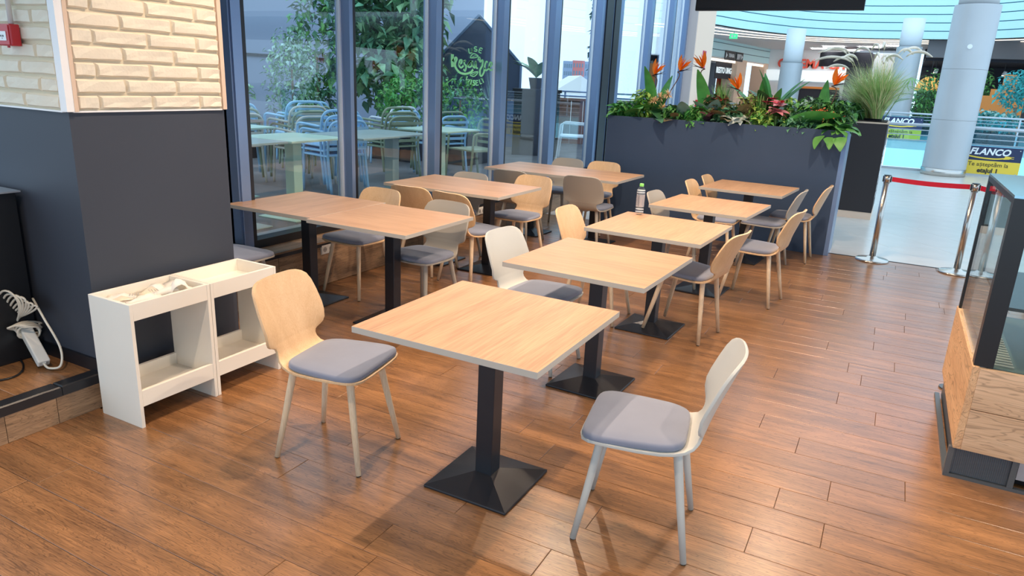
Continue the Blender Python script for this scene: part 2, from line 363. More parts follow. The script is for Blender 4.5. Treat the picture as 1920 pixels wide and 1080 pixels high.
def brick_mesh(L, H, T, seed):
    """rough-faced brick, face towards +Z (local), L along X, H along Y"""
    r = random.Random(seed); nx, ny = (4, 2) if L > .15 else (3, 2); c = .007; rows = []
    for j in range(ny + 1):
        rows.append([(c + (L - 2 * c) * i / nx + (r.uniform(-.004, .004) if 0 < i < nx else r.uniform(0, .004)), c + (H - 2 * c) * j / ny + (r.uniform(-.002, .002)), T + r.uniform(-.004, .002)) for i in range(nx + 1)])
    m = MB(); m.grid(rows)
    top = [rows[0][i] for i in range(nx + 1)] + [rows[j][nx] for j in range(1, ny + 1)] + [rows[ny][i] for i in range(nx - 1, -1, -1)] + [rows[j][0] for j in range(ny - 1, 0, -1)]
    idx = [i for i in range(nx + 1)] + [j * (nx + 1) + nx for j in range(1, ny + 1)] + [ny * (nx + 1) + i for i in range(nx - 1, -1, -1)] + [j * (nx + 1) for j in range(ny - 1, 0, -1)]
    def outer(p): 
        x = 0 if p[0] < L * .12 else (L if p[0] > L * .88 else p[0]); yy = 0 if p[1] < H * .2 else (H if p[1] > H * .8 else p[1])
        return (x, yy, 0)
    i0 = m.add([outer(p) for p in top]); n = len(idx)
    for k in range(n): m.q(idx[k], i0 + k, i0 + (k + 1) % n, idx[(k + 1) % n])
    return m.mesh('brick', 'brick_paint')
BH, BG, BL = .061, .0125, .268
FULL = [brick_mesh(BL, BH, .016, s) for s in range(4)]
short_cache = {}
def lay_bricks(u0, u1, frame, offs, n_rows):
    r = random.Random(5)
    for c in range(n_rows):
        z = DZ + .006 + c * (BH + BG); u = u0 - (offs[c % 2])
        while u < u1 - .02:
            a0, a1 = max(u, u0), min(u + BL, u1); u += BL + BG
            if a1 - a0 < .03: continue
            if a1 - a0 > BL - .005: me = r.choice(FULL)
            else:
                key = round(a1 - a0, 2)
                if key not in short_cache: short_cache[key] = brick_mesh(key, BH, .016, int(key * 1000))
                me = short_cache[key]
            o = obj('brick', me, blk); o.matrix_local = frame @ Matrix.Translation((a0, z, 0))
# face +X: local x -> world Y, local y -> world Z, local z -> world X
FX = Matrix(((0, 0, 1, XW + .004), (1, 0, 0, 0), (0, 1, 0, 0), (0, 0, 0, 1)))
lay_bricks(2.006, 2.808, FX, (.172, .03), 23)
# face -Y: local x -> world X, local y -> world Z, local z -> world -Y
FY = Matrix(((1, 0, 0, 0), (0, 0, -1, 1.963), (0, 1, 0, 0), (0, 0, 0, 1)))
lay_bricks(-5.6, XW - .03, FY, (.0, .14), 23)
MB().box(XW - .028, XW + .02, 1.95, 1.964, DZ - .004, 3.2).box(XW + .004, XW + .02, 1.964, 1.985, DZ - .004, 3.2).build('corner_trim', 'white_trim', blk)
MB().box(XW + .004, XW + .022, 1.985, 2.004, DZ - .004, 3.2).build('corner_trim', 'beige_trim', blk)
MB().box(XW, XW + .022, 2.81, 2.835, DZ - .004, 3.2).build('corner_trim', 'beige_trim', blk)
MB().box(-5.6, XW - .02, 1.952, 1.967, DZ - .008, DZ).box(XW, XW + .012, 1.985, 2.81, DZ - .008, DZ).build('ledge_trim', 'white_trim', blk)
struct(MB().box(-5.6, XW - .01, 1.955, 1.967, PZ, PZ + .07).build('baseboard_left', 'frame_black'))

# ------------------------------------------------------------------ structure: sill, glazed wall
sill = struct(MB().box(-4.32, XL + .005, 2.83, 15.2, 0, .352).build('wall_sill', 'frame_black'))
yy = 2.86; i = 0
while yy < 12:
    MB().box(XL + .005, XL + .012, yy, yy + .9, .004, .33).build('wood_panel', 'riser_wood', sill); yy += .904
MB().box(-4.2, XL + .02, 2.83, 15.2, .352, .366).build('sill_board', 'riser_wood', sill)
MB().box(XL + .012, XL + .022, 2.83, 15.2, .325, .352).build('sill_edge', 'frame_black', sill)
ZT = 3.15
edges = [(2.84, 3.60), (3.73, 4.81), (4.90, 6.08), (6.22, 7.43), (7.60, 8.80), (9.02, 10.38), (11.30, 12.72), (12.92, 14.05), (14.25, 15.05)]
for n, (a0, a1) in enumerate(edges, 1):
    ZT = 3.15 if n <= 4 else 4.7
    w = struct(MB().box(-4.29, -4.17, a0 - .0, a1, .366, .43).box(-4.29, -4.17, a0, a1, ZT - .07, ZT).build('window_%d' % n, 'frame_black'))
    MB().box(-4.256, -4.248, a0, a1, .43, ZT - .07).build('pane', 'window_glass', w)
    b1 = edges[n][0] if n < len(edges) else 15.2          # post towards the next bay
    wpost = b1 - a1
    if wpost > .5:     # thick coupled posts
        MB().box(-4.29, -4.12, a1 + .015, a1 + .14, .366, ZT).build('post', 'frame_metal', w)
        MB().box(-4.30, -4.10, a1 + .14, a1 + .42, .366, ZT).build('post', 'frame_black', w)
        MB().box(-4.30, -4.11, a1 + .42, a1 + .47, .366, ZT).build('post', 'frame_metal', w)
        MB().box(-4.30, -4.09, a1 + .47, b1 - .22, .366, ZT).build('post', 'frame_black', w)
        MB().box(-4.29, -4.12, b1 - .22, b1, .366, ZT).build('post', 'frame_metal', w)
    else:
        MB().box(-4.29, -4.135, a1 + .014, b1 - .03, .366, ZT).build('post', 'frame_metal', w, bevel=.003)
        MB().box(-4.29, -4.135, b1 - .03, b1, .366, ZT).build('gasket', 'frame_black', w)
    MB().box(-4.262, -4.225, a1, a1 + .014, .43, ZT - .07).build('edge_highlight', 'frame_highlight', w)  # pale strip: light caught on the frame's side edge, put into its colour
    if n == 1: MB().box(-4.29, -4.15, 3.60, 3.70, .43, ZT - .07).build('jamb', 'frame_metal', w)
    if n == 4:       # lettering stuck on the pane
        def stroke(m, pts, w_, smooth=True):
            P = [onX(830 + a_ / 9.82, 70 + b_ / 9.82, -4.244) for a_, b_ in pts]
            P = catmull(P, 5) if smooth and len(P) > 2 else P
            hw = w_ / 9.82 / 150 * .98 / 2
            L_, R_ = [], []
            for k, p in enumerate(P):
                t = (P[min(k + 1, len(P) - 1)] - P[max(k - 1, 0)]); t.x = 0; t.normalize(); nn = Vector((0, -t.z, t.y))
                wy = 1.9
                L_.append((p.x, p.y + nn.y * hw * wy, p.z + nn.z * hw)); R_.append((p.x, p.y - nn.y * hw * wy, p.z - nn.z * hw))
            m.grid([L_, R_])
        SL = dict(
            use=[([(478, 205), (490, 285), (520, 288), (545, 255), (528, 200), (545, 290)], 18), ([(632, 180), (600, 175), (582, 205), (628, 225), (622, 255), (580, 250)], 18), ([(735, 215), (695, 195), (668, 268), (712, 290)], 18), ([(682, 232), (718, 246)], 16)],
            leaf=[([(505, 378), (530, 330), (580, 300), (655, 345), (600, 375), (505, 378)], 16), ([(545, 362), (600, 338), (640, 345)], 9), ([(500, 695), (560, 650), (645, 632), (620, 690), (570, 720), (500, 695)], 16), ([(540, 695), (590, 670), (635, 640)], 9)],
            resource=[([(180, 310), (178, 420), (185, 545)], 46), ([(185, 440), (235, 375), (258, 400), (225, 500), (260, 590), (330, 655), (430, 672), (520, 640), (560, 590)], 34),
                      ([(305, 500), (345, 470), (350, 420), (315, 430), (305, 520), (340, 560), (385, 520)], 28), ([(385, 440), (420, 430), (395, 470), (430, 540), (415, 620), (385, 585)], 26),
                      ([(440, 540), (480, 480), (525, 430), (475, 500), (480, 550), (530, 530), (540, 450)], 26), ([(545, 430), (555, 520), (590, 560), (610, 440), (620, 560), (650, 565)], 26),
                      ([(650, 420), (680, 370), (690, 450), (735, 420), (730, 520), (690, 600), (690, 690), (720, 710), (760, 640), (770, 560)], 30),
                      ([(830, 460), (800, 450), (775, 540), (795, 610), (845, 580)], 28), ([(850, 560), (895, 520), (905, 470), (870, 470), (855, 560), (880, 605), (920, 590)], 28)],
            wisely=[([(455, 715), (430, 790), (475, 770), (470, 830), (510, 770)], 18, False), ([(535, 780), (515, 870)], 18), ([(600, 800), (565, 795), (570, 835), (595, 850), (585, 880), (550, 875)], 18), ([(650, 795), (615, 795), (620, 885), (660, 875)], 18, False), ([(618, 838), (648, 832)], 16), ([(672, 775), (695, 860), (725, 845)], 18, False), ([(705, 755), (735, 785), (738, 730), (735, 785), (755, 835)], 18, False)])
        for word, strokes in SL.items():
            m = MB()
            for st in strokes: stroke(m, st[0], st[1], st[2] if len(st) > 2 else True)
            m.build('lettering', 'sticker_green', w, fix=False)
MB_ = None
struct(MB().box(-4.4, -4.1, 2.83, 7.59, 3.15, 3.2).build('trim_2', 'frame_black'))
struct(MB().box(-4.3, -4.1, 7.6, 15.2, 4.7, 4.8).build('trim_5', 'frame_black'))
struct(MB().box(-4.4, 3.6, -4, 7.59, 3.2, 3.3).box(-4.08, 3.6, 7.59, 8.6, 3.2, 3.3).build('ceiling', 'ceiling_paint'))
# wall sockets on the sill face
def socket(px, py, label):
    p = onX(px, py, XL + .012); t = thing('wall_socket', label, 'socket', (XL + .012, p.y, p.z))
    MB().cbox(-.075, .075, -.04, .04, 0, .012, .006).build('cover_plate', 'white_plastic', t).matrix_local = Matrix(((0, 0, 1, 0), (1, 0, 0, 0), (0, 1, 0, 0), (0, 0, 0, 1)))
    for s_ in (-.035, .035): MB().cyl((.0125, s_, 0), (.014, s_, 0), .021, n=16).build('outlet', 'print_grey', t); MB().cyl((.0141, s_ - .008, 0), (.0146, s_ - .008, 0), .003, n=8).cyl((.0141, s_ + .008, 0), (.0146, s_ + .008, 0), .003, n=8).build('pin_hole', 'rubber', t)
socket(613, 466, 'white double wall socket on the wooden sill panel under the joined tables')
socket(901, 395, 'white double wall socket on the sill panel behind the long rectangular table')

# ------------------------------------------------------------------ lamps of the room
def spot(x, y, label):
    t = thing('ceiling_spotlight', label, 'ceiling lamp', (x, y, 3.2), 0, 'ceiling spotlights over the tables')
    MB().cyl((0, 0, -.03), (0, 0, 0), .05, n=16).build('mount', 'black_metal', t)
    MB().cyl((0, 0, -.2), (0, 0, -.03), .042, n=16).build('housing', 'black_metal', t)
    MB().cyl((0, 0, -.203), (0, 0, -.2005), .036, n=16).build('bulb', 'lamp_glow', t)
    ld = bpy.data.lights.new('bulb_light', 'SPOT'); ld.energy = LAMP_W; ld.color = (1, .77, .57); ld.spot_size = math.radians(128); ld.spot_blend = .5; ld.shadow_soft_size = .025
    lo = bpy.data.objects.new('bulb_light', ld); COL.objects.link(lo); lo.parent = t; lo.location = (0, 0, -.215)
for x in (-2.3, -.45):
    for y in (2.72, 4.1, 5.5, 6.9): spot(x, y, 'black cylindrical ceiling spotlight over the dining tables')
spot(-2.0, .6, 'black cylindrical ceiling spotlight over the dining tables'); spot(1.4, 1.6, 'black cylindrical ceiling spotlight over the dining tables')

# ------------------------------------------------------------------ tables
def table_base(t, x=0., y=0.):
    MB().box(x - .04, x + .04, y - .04, y + .04, .045, .712).build('pole', 'black_metal', t, bevel=.004)
    b = .2; c = .042; m = MB()
    i = m.add([(x - b, y - b, 0), (x + b, y - b, 0), (x + b, y + b, 0), (x - b, y + b, 0), (x - b, y - b, .012), (x + b, y - b, .012), (x + b, y + b, .012), (x - b, y + b, .012), (x - c, y - c, .05), (x + c, y - c, .05), (x + c, y + c, .05), (x - c, y + c, .05)])
    m.q(i + 3, i + 2, i + 1, i)
    for a_, b_ in ((0, 4), (4, 8)):
        for k in range(4): k2 = (k + 1) % 4; m.q(i + a_ + k, i + a_ + k2, i + b_ + k2, i + b_ + k)
    m.q(i + 8, i + 9, i + 10, i + 11)
    m.build('base_plate', 'black_metal', t, bevel=.004)
    MB().box(x - .15, x + .15, y - .15, y + .15, .712, .7235).build('mounting_plate', 'black_metal', t)
def tabletop(t, w, d, axis):
    m = MB(); m.box(-w / 2, w / 2, -d / 2, d / 2, .724, .75); m.mi = [1 if k != 1 else 0 for k in range(6)]
    m.build('tabletop', ['oak_' + axis, 'edge_band'], t, bevel=.0012)
def table(x, y, yaw, w, d, axis, label, poles=(0.,), group=None):
    t = thing('cafe_table', label, 'table', (x, y, 0), math.radians(yaw), group)
    tabletop(t, w, d, axis)
    for px_ in poles: table_base(t, px_)
    return t
G1 = 'square oak tables in a row down the room'
table(-1.334, 2.407, -.1, .806, .806, 'y', 'square oak table on black pedestal, between two chairs pulled out to face each other', group=G1)
table(-1.342, 3.640, -2.1, .806, .806, 'x', 'square oak table between the bottle table and the pulled-out chairs table', group=G1)
table(-1.358, 4.826, -2.3, .806, .806, 'y', 'square oak table with a green-capped water bottle on it', group=G1)
table(-1.292, 6.071, -4.1, .806, .806, 'y', 'square oak table between the bottle table and the table against the planter wall', group=G1)
table(-1.232, 7.508, -4.2, .806, .806, 'y', 'square oak table in shade against the dark planter wall', group=G1)
table(-2.948, 3.845, .2, .806, .806, 'x', 'square oak table pushed against another, its outer end towards the aisle', group='pair of tables pushed together')
table(-3.758, 3.885, .2, .806, .806, 'y', 'square oak table pushed against another, its far end by the window glass', group='pair of tables pushed together')
table(-3.424, 5.52, -.5, 1.2, .806, 'x', 'rectangular oak table by the window with two chairs on each long side', poles=(-.28, .28))
table(-3.186, 7.235, -1.57, 1.58, .806, 'x', 'longest oak table at the corner of glass wall and planter wall', poles=(-.4, .4))

# ------------------------------------------------------------------ dining chairs
ctrl = [(.222, .436, .09), (.219, .437, .15), (.207, .439, .188), (.178, .441, .212), (.10, .44, .219), (0, .436, .213), (-.08, .434, .201), (-.13, .436, .186), (-.165, .443, .172), (-.19, .457, .158), (-.207, .478, .148), (-.216, .497, .145), (-.221, .51, .15), (-.2245, .518, .166), (-.2275, .525, .188), (-.231, .536, .204), (-.238, .555, .213), (-.264, .63, .217), (-.286, .69, .212), (-.304, .74, .203), (-.316, .77, .190), (-.322, .786, .170), (-.3255, .796, .142), (-.327, .80, .105)]
def chair_meshes(shell_m, leg_m):
    fine = []
    for k in range(len(ctrl) - 1):
        for j in range(2):
            t = j / 2; a, b = ctrl[k], ctrl[k + 1]; fine.append(tuple(a[i] + (b[i] - a[i]) * t for i in range(3)))
    fine.append(ctrl[-1])
    m = MB(); rows = []; ns = 12
    for x, z, w in fine:
        back = max(0., min(1., (z - .46) / .12)); r = []
        for j in range(ns + 1):
            s_ = -1 + 2 * j / ns; yv = s_ * w
            r.append((x + back * .045 * (yv / .21) ** 2, yv, z + (1 - back) * .004 * (yv / .2) ** 2))
        rows.append(r)
    m.grid(rows); shell = m.mesh('shell', shell_m, True)
    # seat pad
    def outline(sc, z, n=40):
        pts = []
        for k in range(n):
            a_ = 2 * PI * k / n; cx_, sx_ = math.cos(a_), math.sin(a_); e = .34
            u = math.copysign(abs(cx_) ** e, cx_); v = math.copysign(abs(sx_) ** e, sx_)
            x = .024 + u * .19 * sc; w = .208 + .014 * u - .02 * (u < 0) * u * u
            yv = v * w * (sc if sc > .5 else sc)
            pts.append((x, yv, z))
        return pts
    m = MB(); m.loft([outline(.96, .438), outline(1.0, .445), outline(1.0, .456), outline(.988, .464), outline(.95, .469), outline(.7, .4725), outline(.35, .4735)])
    pad = m.mesh('seat_pad', 'pad_fabric', True)
    legs = []
    for sx in (1, -1):
        for sy in (1, -1):
            m = MB(); m.tube([(sx * .135, sy * .125, .435), (sx * .14, sy * .128, .425), (sx * .175, sy * .157, .21), (sx * .21, sy * .187, .004)], lambda t: .0205 - .0085 * t, 12)
            legs.append(m.mesh('leg', leg_m, True))
    gl = []
    for sx in (1, -1):
        for sy in (1, -1): gl.append(MB().cyl((sx * .21, sy * .187, 0), (sx * .2095, sy * .1866, .005), .010, n=10).mesh('glide', 'rubber'))
    und = MB().box(-.15, .15, -.03, .03, .418, .431).box(-.03, .03, -.14, .14, .418, .431).mesh('under_frame', leg_m)
    return shell, pad, legs, gl, und
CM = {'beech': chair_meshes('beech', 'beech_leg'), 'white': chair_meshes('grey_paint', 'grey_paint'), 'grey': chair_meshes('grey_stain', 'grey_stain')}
def chair(kind, x, y, yaw, label, lift=0.):
    shell, pad, legs, gl, und = CM[kind]
    t = thing('dining_chair', label, 'chair', (x, y, 0), math.radians(yaw), 'padded plywood dining chairs')
    o = obj('shell', shell, t); md = o.modifiers.new('thick', 'SOLIDIFY'); md.thickness = .011; md.offset = -1
    bv = o.modifiers.new('bevel', 'BEVEL'); bv.width = .003; bv.segments = 2; bv.limit_method = 'ANGLE'
    obj('seat_pad', pad, t); obj('under_frame', und, t)
    for l_, g_ in zip(legs, gl):
        lo = obj('leg', l_, t); obj('glide', g_, lo)
    if lift:   # front feet stand on a table base
        M_ = Matrix.Translation((x, y, 0)) @ Matrix.Rotation(math.radians(yaw), 4, 'Z') @ Matrix.Translation((-.21, 0, 0)) @ Matrix.Rotation(-lift / .42, 4, 'Y') @ Matrix.Translation((.21, 0, 0))
        t.matrix_world = M_
    return t
chair('beech', -2.058, 2.275, 9.5, 'pale beech chair with blue-grey pad standing clear beside the white shelf units')
chair('white', -.668, 2.44, 190.4, 'light grey painted chair pulled out into the aisle across from the lone beech chair')
chair('white', -1.775, 3.78, -3.9, 'light grey painted chair with a dark spot on its pad, at the second table')
chair('beech', -1.14, 4.85, 172, 'beech chair on the aisle side of the bottle table', .026)
chair('beech', -1.80, 4.84, 0, 'beech chair on the window side of the bottle table, seat hidden by the tops')
chair('beech', -.87, 6.03, 173, 'beech chair on the aisle side of the table before the last')
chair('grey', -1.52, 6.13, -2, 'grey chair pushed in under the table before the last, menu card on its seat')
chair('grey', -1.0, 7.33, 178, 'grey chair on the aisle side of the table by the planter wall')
chair('beech', -.82, 7.9, 178, 'beech chair with its back to the end of the planter wall')
chair('beech', -1.47, 7.2, 0, 'beech chair on the window side of the last table, nearer the bottle table')
chair('beech', -1.44, 7.75, 0, 'beech chair on the window side of the last table, right beside the planter wall')
chair('beech', -3.62, 4.28, 268, 'beech chair at the joined tables, on their far side next to the window')
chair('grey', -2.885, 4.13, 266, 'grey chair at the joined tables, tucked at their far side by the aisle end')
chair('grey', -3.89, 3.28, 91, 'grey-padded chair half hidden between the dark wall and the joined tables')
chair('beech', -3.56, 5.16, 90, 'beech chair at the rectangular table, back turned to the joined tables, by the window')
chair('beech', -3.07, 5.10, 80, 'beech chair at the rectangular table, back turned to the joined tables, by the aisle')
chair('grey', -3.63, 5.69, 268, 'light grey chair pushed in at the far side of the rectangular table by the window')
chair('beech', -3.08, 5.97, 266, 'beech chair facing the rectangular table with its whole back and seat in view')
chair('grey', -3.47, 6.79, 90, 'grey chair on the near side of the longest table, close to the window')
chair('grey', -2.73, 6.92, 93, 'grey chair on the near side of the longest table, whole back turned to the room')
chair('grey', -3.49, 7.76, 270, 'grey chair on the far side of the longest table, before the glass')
chair('beech', -3.02, 7.77, 270, 'beech chair on the far side of the longest table, before the planter wall')

# menu card lying folded on the grey chair
t = thing('menu_card', 'white folded menu card with printed lines lying on the grey chair seat', 'card', (-1.52, 6.12, .478), math.radians(-25))
m = MB(); m.grid([[(-.12, -.1, .004), (.0, -.1, .085), (.12, -.1, .0)], [(-.12, .08, .004), (.0, .08, .085), (.12, .08, .0)]])
o = m.build('sheet', 'paper', t, fix=False); o.modifiers.new('thick', 'SOLIDIFY').thickness = .0015
m = MB()
for k in range(4): m.grid([[(-.11 + .02 * k, -.08, .0125 + .0135 * k), (-.1 + .02 * k, -.08, .0195 + .0135 * k)], [(-.11 + .02 * k, .05, .0125 + .0135 * k), (-.1 + .02 * k, .05, .0195 + .0135 * k)]])
m.build('print', 'print_grey', t, fix=False)

# water bottle
t = thing('water_bottle', 'clear plastic water bottle with bright green cap and printed sleeve', 'bottle', (-1.633, 5.178, .7505))
MB().lathe([(.001, .004), (.024, .0), (.03, .008), (.031, .03), (.029, .06), (.0305, .09), (.0295, .12), (.031, .15), (.0305, .175), (.026, .195), (.016, .207), (.0135, .212), (.0135, .222)], 24).build('body', 'pet', t, True)
MB().lathe([(.0312, .06), (.0316, .062), (.0316, .15), (.0312, .152)], 24).build('sleeve', 'sleeve_highlight', t, True)
for z in (.02, .04, .165, .182): MB().lathe([(.0305, z), (.0318, z + .002), (.0305, z + .004)], 24).build('rib', 'ribs_highlight', t, True)
for k in range(14):
    a_ = -2.6 + .10 * k; z0 = .065 + .01 * (k % 3); m = MB()
    for j in range(5):
        z1 = z0 + j * .016; m.grid([[(.0322 * math.cos(a_ + u), .0322 * math.sin(a_ + u), z1) for u in (0, .06)], [(.0322 * math.cos(a_ + u), .0322 * math.sin(a_ + u), z1 + .009) for u in (0, .06)]])
    if k in (3, 4, 7, 8, 9, 10): m.build('print', 'bottle_print', t, fix=False)
MB().lathe([(.0155, .214), (.016, .216), (.016, .232), (.0145, .235)], 20).build('cap', 'cap_green', t, False)

# ------------------------------------------------------------------ white shelf units
def shelf_unit(y0, label):
    t = thing('shelf_unit', label, 'shelf', (-3.27, y0, 0), 0, 'white open shelf units by the dark wall')
    d, w, h, s_ = .305, .443, .624, .018
    for yy_ in (0, w - s_): MB().box(0, d, yy_, yy_ + s_, 0, h).build('side_panel', 'white_melamine', t, bevel=.0015)
    for nm, a_ in dict(front_rail=(d - s_ - .001, d - .001, h - .082, h), back_rail=(.0, s_, h - .082, h), tray_floor=(s_, d - s_, h - .082, h - .066), lower_front_rail=(d - s_ - .001, d - .001, .108, .19), lower_back_rail=(0, s_, .108, .19), lower_shelf=(s_, d - s_, .112, .128)).items():
        MB().box(a_[0], a_[1], s_ + .0005, w - s_ - .0005, a_[2], a_[3]).build(nm, 'white_melamine', t, bevel=.001)
    return t
shelf_unit(1.905, 'white open shelf unit with crumpled paper slips in its top tray')
shelf_unit(2.351, 'white open shelf unit with an empty top tray, behind the beech chair')
rp_ = random.Random(11)
for k, (x, y, rz, L, curl) in enumerate([(-3.12, 2.05, .9, .17, .7), (-3.10, 2.14, 1.2, .2, .5), (-3.17, 2.17, .5, .16, .9), (-3.07, 2.05, 1.4, .16, .8), (-3.15, 2.26, 1.5, .13, .7), (-3.06, 2.24, 1.1, .12, 1.0), (-3.18, 2.01, .7, .13, .9)]):
    t = thing('paper_slip', 'crumpled white printed paper slip among others in the shelf tray', 'paper slip', (x, y, .5595 + .004 * k), rz, 'paper slips in the shelf tray')
    m = MB(); rows = []
    for i in range(8):
        u = i / 7; zz = .004 + .05 * math.sin(PI * u * curl) ** 2 * (k % 3 + 1) / 3 + rp_.uniform(0, .004); xx = (u - .5) * L
        wv = .03 + .014 * math.cos(4 * u + k)
        rows.append([(xx, -wv, zz + rp_.uniform(0, .012)), (xx + rp_.uniform(-.006, .006), 0, zz + .02 * (k % 2) + rp_.uniform(0, .01)), (xx, wv, zz + rp_.uniform(0, .012))])
    m.grid(rows); o = m.build('sheet', 'paper', t, True, fix=False); o.modifiers.new('thick', 'SOLIDIFY').thickness = .0008
    if k in (0, 1):
        m = MB()
        for i in range(4): m.grid([[(-.03 + .012 * i, -.02, .055), (-.026 + .012 * i, -.02, .055)], [(-.03 + .012 * i, .018, .056), (-.026 + .012 * i, .018, .056)]])
        m.build('print', 'print_grey', t, fix=False)

# ------------------------------------------------------------------ call point, power strip, cables, box on the platform
t = thing('fire_alarm_call_point', 'red fire alarm call point on white bricks below a white conduit', 'fire alarm', (-3.645, 1.945, 1.74))
MB().box(-.055, .055, -.045, .0, 0, .095).build('housing', 'red_plastic', t, bevel=.006)
MB().box(-.048, .048, -.05, -.0455, .004, .09).build('front_cover', 'red_plastic', t, bevel=.002)
MB().box(-.03, .03, -.0525, -.0505, .022, .062).build('glass_plate', 'sign_white', t)
MB().box(-.012, -.004, -.0535, -.053, .038, .046).box(.004, .012, -.0535, -.053, .038, .046).box(-.002, .002, -.0535, -.053, .03, .034).build('print', 'sign_black', t)
MB().cyl((0, -.03, -.008), (0, -.03, .0), .006, n=8).build('key_slot', 'red_plastic', t)
t = thing('conduit', 'white plastic conduit running up the white bricks above the red call point', 'conduit', (-3.625, 1.928, 1.836))
MB().cyl((0, 0, 0), (0, 0, 1.36), .011, n=12).build('pipe', 'white_plastic', t, True)
for z in (.35, .8): MB().box(-.016, .016, -.014, .014, z, z + .02).build('clip', 'white_plastic', t)
t = thing('power_strip', 'white power strip leaning on the platform with its cord coiled around it', 'power strip', (-3.61, 1.84, PZ))
A_, B_ = Vector((0.0, 0, .03)), Vector((-.27, .05, .21)); dr = (B_ - A_).normalized(); rot = dr.to_track_quat('X', 'Z').to_matrix().to_4x4(); rot.translation = A_
MB().box(0, .32, -.028, .028, -.02, .02, rot).build('body', 'white_plastic', t, bevel=.006)
MB().box(.0, .001, -.02, .02, -.012, .012, rot).box(-.004, 0, -.008, .008, -.008, .008, rot).build('end_cap', 'white_plastic', t)
for k in range(5):
    c = Matrix.Translation(A_ + dr * (.2 + .012 * k)) @ dr.to_track_quat('X', 'Z').to_matrix().to_4x4() @ Matrix.Rotation(.15 * k - .3, 4, 'Z')
    MB().tube([c @ Vector((.006 * math.sin(3 * a_), .048 * math.cos(a_) + .02 * k * math.sin(a_), .05 * math.sin(a_) + .02)) for a_ in [2 * PI * j / 18 for j in range(18)]], .0055, 6, True).build('cord_coil', 'cable_white', t, True)
ax = Vector((.72, .0, .69)); side = Vector((-.6, -.45, .66)).normalized()
for k in range(7):
    cc = B_ + Vector((.07, -.035 - .004 * k, .055)) + side * (.006 * (k - 3)); la, lb = .135 - .006 * (k % 3), .014 + .006 * k; tw = .12 * (k - 3); a2 = (ax + side * tw).normalized(); s2 = (side - a2 * side.dot(a2)).normalized()
    MB().tube([cc + a2 * la * math.cos(q) + s2 * lb * math.sin(q) * (1 + .35 * math.cos(q)) for q in [2 * PI * j / 26 for j in range(26)]], .0055, 6, True).build('cord_loop', 'cable_white', t, True)
p = [B_ + Vector((.12, .02, .12)), Vector((-.02, .04, .26)), Vector((.07, .05, .12)), Vector((.09, .03, .03)), Vector((.04, .0, .014)), Vector((-.005, 0, .03))]
MB().tube(catmull(p, 8), .006, 6).build('cord', 'cable_white', t, True)
p = [(-4.05, 1.86, .45), (-3.95, 1.84, .36), (-3.93, 1.7, .19), (-3.86, 1.55, .187), (-3.72, 1.56, .187), (-3.62, 1.66, .187), (-3.66, 1.76, .187), (-3.85, 1.84, .19), (-4.2, 1.86, .2)]
tag(MB().tube(catmull(p, 8), .005, 6).build('black_cable', 'cable_black', None, True), 'thin black cable looping over the wooden platform beside the power strip', 'cable')
p = [(-4.2, 1.90, .62), (-4.0, 1.88, .60), (-3.87, 1.88, .50), (-3.86, 1.88, .40), (-3.95, 1.89, .32), (-4.2, 1.9, .30)]
tag(MB().tube(catmull(p, 8), .006, 6).build('black_cable', 'cable_black', None, True), 'black cable arching against the dark wall above the power strip', 'cable')
t = thing('floor_cabinet', 'black cabinet with a white metal cap on the raised platform by the dark wall', 'cabinet', (-4.15, 1.73, PZ))
MB().box(-.34, .34, -.2, .2, 0, .87).build('body', 'case_black', t, bevel=.004)
MB().box(-.34, .37, -.21, .21, .872, .88).box(-.34, .34, -.21, -.2, .77, .872).build('top_cap', 'steel_brushed', t)

# ------------------------------------------------------------------ terrace behind the glass
TZ = .345
struct(MB().box(-30, -4.33, -2, 15.3, TZ - .1, TZ).prism([(-30, 15.3), (-4.7, 15.3), (-6.6, 22), (-30, 22)], TZ - .1, TZ).build('terrace_floor', 'terrace_floor'))
t = thing('terrace_railing', 'thin grey railing along the terrace edge before the city', 'railing', (-13, 21.9, TZ))
for z in (1.06, .92): MB().tube([(0, 0, z), (6.3, 0, z)], .025, 8).build('rail', 'frame_metal', t, True)
for k in range(5): MB().box(.2 + 1.5 * k, .25 + 1.5 * k, -.02, .02, 0, 1.05).build('post', 'frame_metal', t)
struct(MB().box(-4.62, -4.36, 2.2, 15, TZ, TZ + .012).build('trim_3', 'drain'))
# far facade of the terrace, its grey-blue also standing for reflection in the glass
fac = struct(MB().box(-13.2, -13, 3, 22, TZ, 6.5).build('terrace_wall', 'facade_reflection'))
for k in range(7): MB().box(-12.99, -12.96, 3.2 + 2.7 * k, 5.8 + 2.7 * k, TZ + 1.6, TZ + 1.66).build('rail_band', 'frame_black', fac)
def terrace_table(x, y, w, d, m, label, poles=((0, 0),)):
    t = thing('terrace_table', label, 'table', (x, y, TZ), 0, 'green tables on the terrace')
    MB().box(-w / 2, w / 2, -d / 2, d / 2, .73, .75).build('tabletop', m, t, bevel=.004)
    for a_, b_ in poles:
        MB().box(a_ - .055, a_ + .055, b_ - .055, b_ + .055, .012, .73).build('pole', m, t, bevel=.004)
        MB().box(a_ - .24, a_ + .24, b_ - .24, b_ + .24, 0, .012).build('base_plate', m, t, bevel=.003)
terrace_table(-4.98, 4.22, .7, .72, 'sage_grey', 'grey-green terrace table against the first pane behind the joined tables')
terrace_table(-4.96, 4.96, .7, .72, 'sage', 'mint green terrace table with pale square post, in the first pane')
terrace_table(-4.80, 5.9, .72, 1.1, 'sage_grey', 'grey terrace table on two posts, in the pane behind the rectangular table', ((0, -.4), (0, .35)))
terrace_table(-6.25, 5.25, .7, .85, 'sage', 'green terrace table further out between the chair stacks')
terrace_table(-4.82, 7.2, .7, .72, 'sage', 'mint green terrace table behind the lone olive chair')
